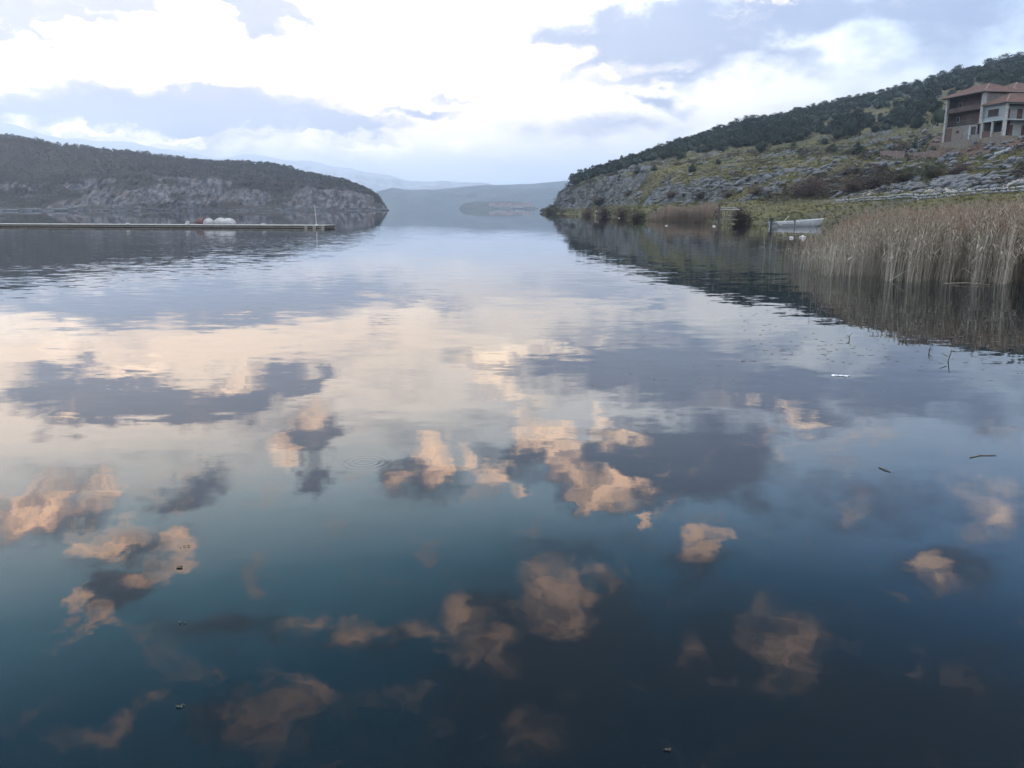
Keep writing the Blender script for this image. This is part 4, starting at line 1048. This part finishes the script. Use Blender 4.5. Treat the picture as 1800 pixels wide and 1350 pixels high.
MB().tube([(.2, 0, 2.05), (1.2, .1, 2.1), (2.2, .1, 2.0)], .025, 5).build('rail', M_PALEW, jt)
b = MB()
for q in range(7): b.box((.2 + q * .3, .9, .72), (.26, 1.7, .05))
b.build('deck', M_OLDW, jt)
MB().tube([(.1, 0, .70), (2.2, 0, .70)], .05, 6).build('joist', M_OLDW, jt)
V, Fc = leafcloud(300, .08, .08, 78); mesh_np('dead_reeds', V * [.9, .6, 2.0] + [-.25, .1, 0], Fc, M_TWIG, jt)
V, Fc = leafcloud(160, .1, .1, 79); mesh_np('tarp_scrap', V * [.35, .3, .5] + [0, 0, 2.3], Fc, M_DKSIDE, jt)
jp = gnd(1046, 380.5); jt = empty('small_jetty', (jp[0], jp[1], 0)); tag(jt, 'tiny jetty with pale handrail before the darkest bush of the point', 'jetty')
for x in (0, 1.3, 2.6): MB().tube([(x, 0, -.4), (x, 0, 1.35)], .06, 6).build('post', M_PALEW, jt)
MB().tube([(-.1, 0, 1.3), (2.7, 0, 1.3)], .05, 5).build('rail', M_PALEW, jt)
b = MB()
for q in range(9): b.box((.1 + q * .32, .7, .55), (.28, 1.5, .06))
b.build('deck', M_OLDW, jt)

# ------------------------------------------------------------------ twigs, scraps and leaves on the near water
def snag(px, py, hpx, label, seed):
    p = gnd(px, py); s = hpx * p[1] / F; o = empty('snag', p); tag(o, label, 'twig')
    r = random.Random(seed); MB().tube([(0, 0, -.05), (r.uniform(-.2, .2) * s, 0, .5 * s), (r.uniform(-.1, .3) * s, 0, s)], [.007, .007, .004], 5).build('stem', M_DKSIDE, o)
    MB().tube([(0, 0, .4 * s), (r.choice((-.5, .5)) * s, .02, .62 * s)], [.008, .004], 5).build('side_twig', M_DKSIDE, o)
snag(1494, 597, 12, 'small forked twig poking from the bright water left of the hill reflection', 1)
snag(1665, 635, 22, 'taller forked twig poking from the water at the edge of the hill reflection', 2)
snag(1634, 620, 12, 'short twig left of the taller one at the edge of the hill reflection', 3)
snag(1293, 486, 12, 'stub of a dark stake off the left end of the reeds', 4)
snag(1302, 489, 12, 'second dark stub beside the first off the reeds', 5)
snag(1430, 484, 14, 'dark stub before the left part of the reed bed', 6)
M_LEAF = plain('dead_leaf', (.10, .085, .06), .6, .3, 20.0, .1)
M_FOAM = plain('white_foam', (.72, .74, .75), .6, .1, 20.0, .1)
def flake_mesh(n, w, d_, size, seed, m, hz=.006):
    r = random.Random(seed); b = MB()
    for i in range(n):
        x, y = r.uniform(-w, w), r.uniform(-d_, d_); a = r.random() * 6.28; L_ = size * r.uniform(.5, 1.2); pts = []
        for k in range(6):
            q = a + k * 1.047; pts.append((x + L_ * math.cos(q) * (1 if k % 3 else 1.5), y + .6 * L_ * math.sin(q), .002 + hz * abs(math.sin(k * 1.3))))
        b.add(pts + [(p_[0], p_[1], p_[2] + .0015) for p_ in pts], [(5, 4, 3, 2, 1, 0), (6, 7, 8, 9, 10, 11)] + [(k, (k + 1) % 6, 6 + (k + 1) % 6, 6 + k) for k in range(6)])
    return b
def flakes(px, py, n, w, d_, size, m, name, label, cat, seed, rz=0):
    p = gnd(px, py); o = flake_mesh(n, w, d_, size, seed, m).build(name, m); o.location = (p[0], p[1], 0); o.rotation_euler = (0, 0, rz); tag(o, label, cat); return o
flakes(1478, 661, 44, .10, .035, .014, M_FOAM, 'foam', 'ragged white foam patch floating below the sparse twig', 'foam', 1, -.3)
flakes(325, 961, 6, .025, .010, .0045, M_LEAF, 'floating_leaves', 'loose leaves floating just off the peach cloud reflection, the upper clump', 'leaves', 2)
flakes(315, 998, 12, .02, .010, .0055, M_LEAF, 'floating_leaves', 'darkest leaf clump floating below the upper one', 'leaves', 3)
flakes(322, 1094, 7, .022, .012, .0035, M_LEAF, 'floating_leaves', 'sparse pale bits floating between the dark clump and the lowest one', 'leaves', 4)
flakes(318, 1242, 8, .015, .01, .0032, M_LEAF, 'floating_leaves', 'lowest clump of bits floating in the dark water at the left', 'leaves', 5)
flakes(1174, 1320, 5, .01, .008, .005, M_LEAF, 'floating_leaves', 'pair of specks floating in the darkest water at the bottom', 'leaves', 6)
a, b_ = gnd(1545, 822), gnd(1566, 830)
tag(MB().tube([(a[0], a[1], .004), ((a[0] + b_[0]) / 2, (a[1] + b_[1]) / 2 - .01, .008), (b_[0], b_[1], .004)], [.004, .005, .003], 6).build('floating_stick', M_LEAF), 'short brown stick floating alone on the blue water', 'stick')
tag(MB().tube([(lambda q: (q[0], q[1], .004))(gnd(*c)) for c in ((1705, 805), (1722, 801), (1750, 801))], [.004, .004, .003], 6).build('floating_stick', M_LEAF), 'thin dark stick floating near the right edge', 'stick')
# scum and weed flecks lying before the hill reflection
V, Fs = [], []
pos, sc = [], []
for _ in range(90):
    px, py = rnd.uniform(1000, 1800), rnd.uniform(540, 690)
    if py < 500 + (px - 1000) * .16: continue
    p = gnd(px, py); pos.append((p[0], p[1], .002)); q = rnd.uniform(.006, .025); sc.append((q * 2.2, q, .004))
for _ in range(330):
    px, py = rnd.uniform(1300, 1800), rnd.uniform(500, 640)
    p = gnd(px, py); pos.append((p[0], p[1], .002)); q = rnd.uniform(.01, .04); sc.append((q * 2.6, q, .004))
V, Fc, A = merge(bp, pos, rng.normal(0, .3, len(pos)), np.array(sc))
tag(mesh_np('floating_weed', V, Fc, M_LEAF, attrs={'v': A}), 'flecks of floating weed and scum off the reeds', 'weed', kind='stuff')

# ------------------------------------------------------------------ low scrub between the rocks
M_SCRUB = leafy('scrub_leaves', (.016, .024, .012), (.070, .052, .040), True)
pos, sc = [], []; tries = 0
while len(pos) < 760 and tries < 40000:
    tries += 1
    i = rnd.randrange(30, nr_ - 80); j = rnd.randrange(0, nc_ - 120); s = HS[i, j]
    if not 1.95 < s < 4.3 or earth[i, j] > .3 and rnd.random() < .7: continue
    if fbm(HX[i, j] * .05, HY[i, j] * .05, seed=88) < .48: continue
    q = rnd.uniform(.6, 2.4); pos.append((HX[i, j], HY[i, j], HZ[i, j] - .1)); sc.append((q * 1.5, q * 1.3, q * .6))
V, Fc, A = merge([leafcloud(260, .09, .07, 500 + i, 'round') for i in range(4)], pos, rng.random(len(pos)) * 6.28, np.array(sc))
tag(mesh_np('low_scrub', V, Fc, M_SCRUB, attrs={'v': A}), 'low dark green and brown scrub growing between the rocks of the right slope', 'scrub', kind='stuff')
M_PALE = plain('pale_stones', (.24, .25, .26), .9, .35, 2.0)

# ------------------------------------------------------------------ stone row and terrace wall
def stone_row(pxs, spacing, hgt, label, name, two=1):
    P = []
    for (xa, ya), (xb, yb) in zip(pxs[:-1], pxs[1:]):
        A_, _ = hit(xa, ya); B_, _ = hit(xb, yb); A_, B_ = np.array(A_), np.array(B_); n = max(2, int(np.linalg.norm(B_ - A_) / spacing))
        for i in range(n):
            for l in range(two):
                q = A_ + (B_ - A_) * (i + rnd.random() * .6) / n; z = hill_z(q[0], q[1])[0]
                P.append((q[0] + rnd.gauss(0, .15), q[1] + rnd.gauss(0, .15), z + hgt * (.3 + l * .75)))
    sc_ = np.array([(hgt * rnd.uniform(.6, 1.25), hgt * rnd.uniform(.6, 1.2), hgt * rnd.uniform(.6, 1.3)) for _ in P])
    V, Fc, A = merge(bp, np.array(P), rng.random(len(P)) * 6.28, sc_, tint=rng.random(len(P)) * .3)
    return tag(mesh_np(name, V, Fc, M_PALE, attrs={'v': A}), label, 'wall')
stone_row([(1470, 360), (1520, 355), (1580, 350), (1630, 350), (1680, 346), (1740, 341), (1800, 338), (1900, 334)], .30, .42, 'low row of pale piled stones along the top of the green bank', 'stone_row', 2)
stone_row([(1590, 356), (1620, 352), (1660, 348), (1700, 343)], .5, .3, 'shorter broken row of stones just below the long one', 'stone_row', 1)
# terrace wall left of the house
M_TWALL = plain('terrace_stonework', (.17, .125, .105), .95, .5, 3.0, .8)
def wallstrip(pts, h, th, name, label, m, cat='wall'):
    V, Fs = [], []; n = 0
    P = []
    for (xa, ya), (xb, yb) in zip(pts[:-1], pts[1:]):
        A_, B_ = np.array(hit(xa, ya)[0]), np.array(hit(xb, yb)[0]); k = max(2, int(np.linalg.norm(B_ - A_) / .5))
        P += [A_ + (B_ - A_) * i / k for i in range(k)]
    P.append(B_)
    for i, p in enumerate(P):
        z0 = hill_z(p[0], p[1])[0] - .5; z1_ = z0 + .5 + h + rnd.uniform(-.08, .08)
        V += [(p[0], p[1] - th / 2, z0), (p[0], p[1] - th / 2, z1_), (p[0], p[1] + th / 2, z1_), (p[0], p[1] + th / 2, z0)]
    for i in range(len(P) - 1):
        a = i * 4
        for k in range(3): Fs.append((a + k, a + k + 1, a + 5 + k, a + 4 + k))
    Fs += [(0, 3, 2, 1), tuple(len(V) - 4 + k for k in range(4))]
    return tag(mesh_np(name, V, Fs, m), label, cat)
wallstrip([(1547, 278), (1575, 279), (1588, 280)], 1.35, .5, 'terrace_wall', 'reddish stone terrace wall, the left length before the gap', M_TWALL)
wallstrip([(1597, 281), (1620, 280), (1650, 279)], 1.2, .5, 'terrace_wall', 'reddish stone terrace wall, the right length reaching the earth bank', M_TWALL)
p, _ = hit(1576, 264); gp = empty('gate_pillar', (p[0], p[1], p[2] - .2)); tag(gp, 'square stone pillar standing over the terrace wall', 'pillar')
MB().box((0, 0, .6), (.5, .5, 1.4)).build('pillar_shaft', M_TWALL, gp); MB().box((0, 0, 1.36), (.62, .62, .12)).build('pillar_cap', M_TWALL, gp)
wallstrip([(1748, 274), (1768, 267), (1786, 260), (1812, 252)], .35, .35, 'terrace_kerb', 'slanting tan kerb climbing the bank below the house', M_PALEW)

# ------------------------------------------------------------------ the unfinished house
def brick_mat(gg, b):
    t = gg.n('ShaderNodeTexCoord').outputs['Object']
    n = gg.noise(t, .7, 5, .6)
    br = gg.n('ShaderNodeTexBrick'); gg.put(br.inputs['Vector'], gg.mapping(t, rot=(math.pi / 2, 0, 0)))
    br.inputs['Color1'].default_value = (.075, .037, .030, 1); br.inputs['Color2'].default_value = (.055, .030, .026, 1); br.inputs['Mortar'].default_value = (.12, .10, .09, 1); br.inputs['Scale'].default_value = 4
    gg.put(b.inputs['Base Color'], gg.mix(gg.mrange(n, .4, .7), br.outputs['Color'], (.07, .045, .04))); b.inputs['Roughness'].default_value = .95
M_BRICK = mat('raw_brick', brick_mat)
M_GREY = plain('grey_render', (.17, .165, .155), .95, .3, 1.0)
M_COLM = plain('pale_concrete', (.33, .33, .32), .9, .35, 2.5)
M_WHITE = plain('white_render', (.32, .36, .37), .9, .1, 1.0)
M_STONEW = plain('rubble_facing', (.17, .15, .12), .95, .5, 4.0, .8)
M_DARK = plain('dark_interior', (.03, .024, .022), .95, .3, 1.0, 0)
M_GLASS = plain('dark_window_glass', (.02, .02, .022), .75, .1, 1.0, 0)
M_DOOR = plain('brown_door', (.07, .035, .03), .7, .2, 2.0)
def tile_mat(gg, b):
    t = gg.n('ShaderNodeTexCoord').outputs['Object']
    n = gg.noise(t, 1.2, 5, .6); n2 = gg.noise(t, 9, 4, .6)
    w = gg.n('ShaderNodeTexWave'); gg.put(w.inputs['Vector'], t); w.inputs['Scale'].default_value = 2.2; w.inputs['Distortion'].default_value = .6
    c = gg.mix(gg.mrange(n, .35, .65), (.10, .042, .028), (.055, .030, .024)); c = gg.mix(gg.mrange(n2, .55, .75, 0, .5), c, (.09, .06, .045))
    gg.put(b.inputs['Base Color'], c); b.inputs['Roughness'].default_value = .85; bump(gg, b, w.outputs[0], .6, .06)
M_TILE = mat('roof_tiles', tile_mat)
HA = at(1726, 208, 141.0)
ha = math.atan2(.17, .985)           # house x axis (front wall direction); y axis runs back along the lakeward wall
ZB = 13.6
house = empty('unfinished_house', (HA[0], HA[1], ZB), ha); house.scale = (1, 1, .83); tag(house, 'unfinished house with red tiled roofs and open brick storeys on the slope', 'house')
def hb(name, m, boxes, parent=house):
    b = MB()
    for (x0, x1, y0, y1, z0, z1_) in boxes: b.box(((x0 + x1) / 2, (y0 + y1) / 2, (z0 + z1_) / 2), (x1 - x0, y1 - y0, z1_ - z0))
    return b.build(name, m, parent)
# main block: x 0..13, y 0..9.2, storeys at 3 m; the lakeward side (x = 0) is an open frame
hb('wall', M_BRICK, [(1.5, 1.7, .3, 9.0, 0.02, 8.9)])                                   # recessed brick wall behind the open bays
hb('wall', M_GREY, [(.0, 4.2, .0, .25, 0, 8.95), (4.2, 13, .0, .25, 0, 8.95)])
hb('wall', M_BRICK, [(.02, 12.9, 8.95, 9.15, 0, 8.9), (12.8, 13, .3, 8.9, 0, 8.9)])
hb('ground_storey_wall', M_DOOR, [(.05, .22, 7.0, 8.75, 0, 2.8)])
hb('rubble_wall', M_STONEW, [(.02, .25, 4.3, 6.95, -.4, 2.8)])
hb('floor_slab', M_GREY, [(0.03, 1.5, .26, 8.94, 2.84, 3.0)]); hb('floor_slab', M_BRICK, [(0.03, 1.5, .26, 8.94, 5.8, 6.0)])
hb('parapet', M_BRICK, [(.06, .2, .6, 8.8, 6.0, 6.85)])
hb('corner_pillar', M_COLM, [(-.06, .34, 8.8, 9.2, -.8, 8.9)]); hb('corner_pillar', M_COLM, [(-.07, .45, -.08, .55, 2.9, 8.9)])
hb('pillar', M_COLM, [(-.04, .24, 2.5, 2.8, 0, 2.84)])
w = hb('window', M_WHITE, [(1.42, 1.5, 7.0, 7.7, 6.9, 8.0)]); hb('pane', M_GLASS, [(1.39, 1.42, 7.1, 7.6, 7.0, 7.9)], w)
w = hb('window', M_WHITE, [(1.42, 1.5, 7.2, 7.9, 4.0, 5.1)]); hb('pane', M_GLASS, [(1.39, 1.42, 7.3, 7.8, 4.1, 5.0)], w)
w = hb('window', M_DARK, [(-.02, .02, 5.2, 5.9, 1.5, 2.1)])
w = hb('window', M_COLM, [(-.03, .2, .9, 1.05, .9, 2.7), (-.03, .2, 2.3, 2.45, .9, 2.7), (-.03, .2, 1.05, 2.3, 2.5, 2.7)]); hb('pane', M_GLASS, [(.05, .12, 1.05, 2.3, .92, 2.5)], w)
hb('wall', M_GREY, [(.02, .22, .3, 4.25, 0, .85)]); hb('wall', M_GREY, [(.03, .21, 2.85, 4.25, .85, 2.8)])
hb('balcony_rail', M_OLDW, [(-.02, .04, .6, 8.7, 3.88, 3.94), (-.02, .04, .6, 8.7, 3.45, 3.49)])
# front wing: x 0..11, y -5.2..0, two storeys
hb('wing_wall', M_WHITE, [(.30, .52, -5.0, -3.3, 3.2, 6.0), (.30, .52, -.9, -.02, 3.2, 6.0), (.30, .52, -3.3, -.9, 5.35, 6.0), (.30, .52, -3.3, -.9, 3.2, 3.9)])
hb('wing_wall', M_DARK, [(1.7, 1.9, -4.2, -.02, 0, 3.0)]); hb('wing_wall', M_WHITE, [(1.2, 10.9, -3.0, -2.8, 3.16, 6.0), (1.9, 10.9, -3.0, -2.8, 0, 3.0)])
w = hb('window', M_DOOR, [(.33, .40, -3.3, -.9, 3.9, 4.0), (.33, .40, -2.25, -2.05, 4.0, 5.35), (.33, .40, -3.3, -3.2, 4.0, 5.35), (.33, .40, -1.0, -.9, 4.0, 5.35)]); hb('pane', M_GLASS, [(.41, .45, -3.2, -1.0, 4.0, 5.35)], w)
hb('floor_slab', M_WHITE, [(-.05, 11, -5.3, -.02, 2.98, 3.18)])
hb('roof_beam', M_WHITE, [(-.02, 11, -5.2, -4.95, 5.98, 6.18), (-.02, .22, -4.95, -.02, 5.98, 6.18)])
hb('corner_pillar', M_COLM, [(-.08, .40, -5.25, -4.85, -.6, 2.98), (-.08, .40, -5.25, -4.85, 3.18, 5.98)])
hb('pillar', M_COLM, [(5.4, 5.75, -5.2, -4.9, -.6, 2.98), (5.4, 5.75, -5.2, -4.9, 3.18, 5.98)]); hb('pillar', M_COLM, [(.0, .3, -2.6, -2.3, 0, 2.98)])
hb('pillar', M_COLM, [(.0, .35, -.35, -.03, -.2, 2.98)])
for x0 in (1.6, 4.0, 7.4): hb('door', M_DOOR, [(x0, x0 + 1.0, -3.06, -3.02, 3.2, 5.4)])
for x0 in (2.3, 5.2, 8.0): hb('door', M_DOOR, [(x0, x0 + 1.2, -3.06, -3.02, .0, 2.3)])
hb('balcony_rail', M_OLDW, [(-.02, .02, -4.8, -.4, 3.95, 4.0), (.4, 10.8, -5.15, -5.1, 4.0, 4.05), (.4, 10.8, -5.15, -5.1, 3.6, 3.63)])
hb('garage_wall', M_DOOR, [(.08, .22, -2.25, -.4, .0, 1.2)]); hb('low_wall', M_STONEW, [(-.03, .20, -4.8, -2.65, -.2, .8)])
hb('plinth', M_STONEW, [(-.2, 13, -5.5, 9.2, -2.6, -.02)])
def hip(x0, x1, y0, y1, ze, zr, oh, name, parent=house, inset=None):
    x0 -= oh; x1 += oh; y0 -= oh; y1 += oh
    i = inset if inset is not None else min(x1 - x0, y1 - y0) / 2; my = (y0 + y1) / 2; mx = (x0 + x1) / 2
    if x1 - x0 >= y1 - y0: r0, r1 = (x0 + i, my), (x1 - i, my)
    else: r0, r1 = (mx, y0 + i), (mx, y1 - i)
    t = .14; V = [(x0, y0, ze), (x1, y0, ze), (x1, y1, ze), (x0, y1, ze), (x0, y0, ze + t), (x1, y0, ze + t), (x1, y1, ze + t), (x0, y1, ze + t), (r0[0], r0[1], zr), (r1[0], r1[1], zr)]
    Fs = [(3, 2, 1, 0), (0, 1, 5, 4), (1, 2, 6, 5), (2, 3, 7, 6), (3, 0, 4, 7)]
    if x1 - x0 >= y1 - y0: Fs += [(4, 5, 9, 8), (6, 7, 8, 9), (5, 6, 9), (7, 4, 8)]
    else: Fs += [(5, 6, 9, 8), (7, 4, 8, 9), (4, 5, 8), (6, 7, 9)]
    o = mesh_np(name, V, Fs, M_TILE, parent)
    rt = MB()
    for q in (4, 5, 6, 7):
        e = 8 if q in ((4, 7) if x1 - x0 >= y1 - y0 else (4, 5)) else 9
        rt.tube([V[q], V[e]], .09, 5)
    rt.tube([V[8], V[9]], .10, 5).build('ridge_tiles', M_TWALL, o)
    fb = MB()
    for (a, b) in ((0, 1), (1, 2), (2, 3), (3, 0)):
        pa, pb = V[a], V[b]; fb.tube([(pa[0], pa[1], ze + .02), (pb[0], pb[1], ze + .02)], .08, 4)
    fb.build('eaves_board', M_OLDW, o)
    return o
hip(0, 6.5, 0, 9.2, 8.97, 11.3, .75, 'roof'); hip(6.55, 14, 1.5, 9.2, 9.35, 12.0, .7, 'roof')
hip(0, 11, -5.2, -.75, 6.2, 8.2, .55, 'roof')

# ------------------------------------------------------------------ village on the island
M_HW = plain('far_house_wall', (.30, .30, .30), .9, .1, .2, 0, coords='Object'); M_HR = plain('far_house_roof', (.22, .10, .07), .9, .1, .2, 0)
hwb = MB().box((0, 0, 3), (9, 7, 7)); HW = hwb.build('wall', M_HW, link=False)
HRf = mesh_np('roof', [(-5, -4, 6.5), (5, -4, 6.5), (5, 4, 6.5), (-5, 4, 6.5), (-5, 0, 9), (5, 0, 9)], [(0, 1, 5, 4), (2, 3, 4, 5), (1, 2, 5), (3, 0, 4), (3, 2, 1, 0)], M_HR, link=False)
for k in range(22):
    px = 862 + k * 3.4 + rnd.uniform(-2, 2); Y = rnd.uniform(2305, 2350); x = (px - 900) / F * cp * Y
    o = empty('island_house', (x, Y, 2.0 + (Y - 2300) * .13), rnd.uniform(-.4, .4)); tag(o, 'tiny pale house in the village strung along the foot of the far island', 'house', 'village houses on the island')
    o.scale = (1, 1, rnd.uniform(.7, 1.1))
    for nme, me in (('wall', HW), ('roof', HRf)):
        c = bpy.data.objects.new(nme, me); COL.objects.link(c); c.parent = o

# ------------------------------------------------------------------ haze
hz = MB().box((0, 1990, 352), (13990, 9960, 712)).build('haze', None); tag(hz, 'thin blue evening haze over the lake', 'haze', kind='stuff')
hmv = bpy.data.materials.new('air'); hmv.use_nodes = True; hmv.node_tree.nodes.clear(); gg = G(hmv.node_tree)
pv = gg.n('ShaderNodeVolumePrincipled'); pv.inputs['Color'].default_value = (.55, .68, .86, 1); pv.inputs['Density'].default_value = 1 / 3800; pv.inputs['Anisotropy'].default_value = .55
ov = gg.n('ShaderNodeOutputMaterial'); hmv.node_tree.links.new(pv.outputs[0], ov.inputs['Volume'])
hz.data.materials.append(hmv); hmv.cycles.homogeneous_volume = True
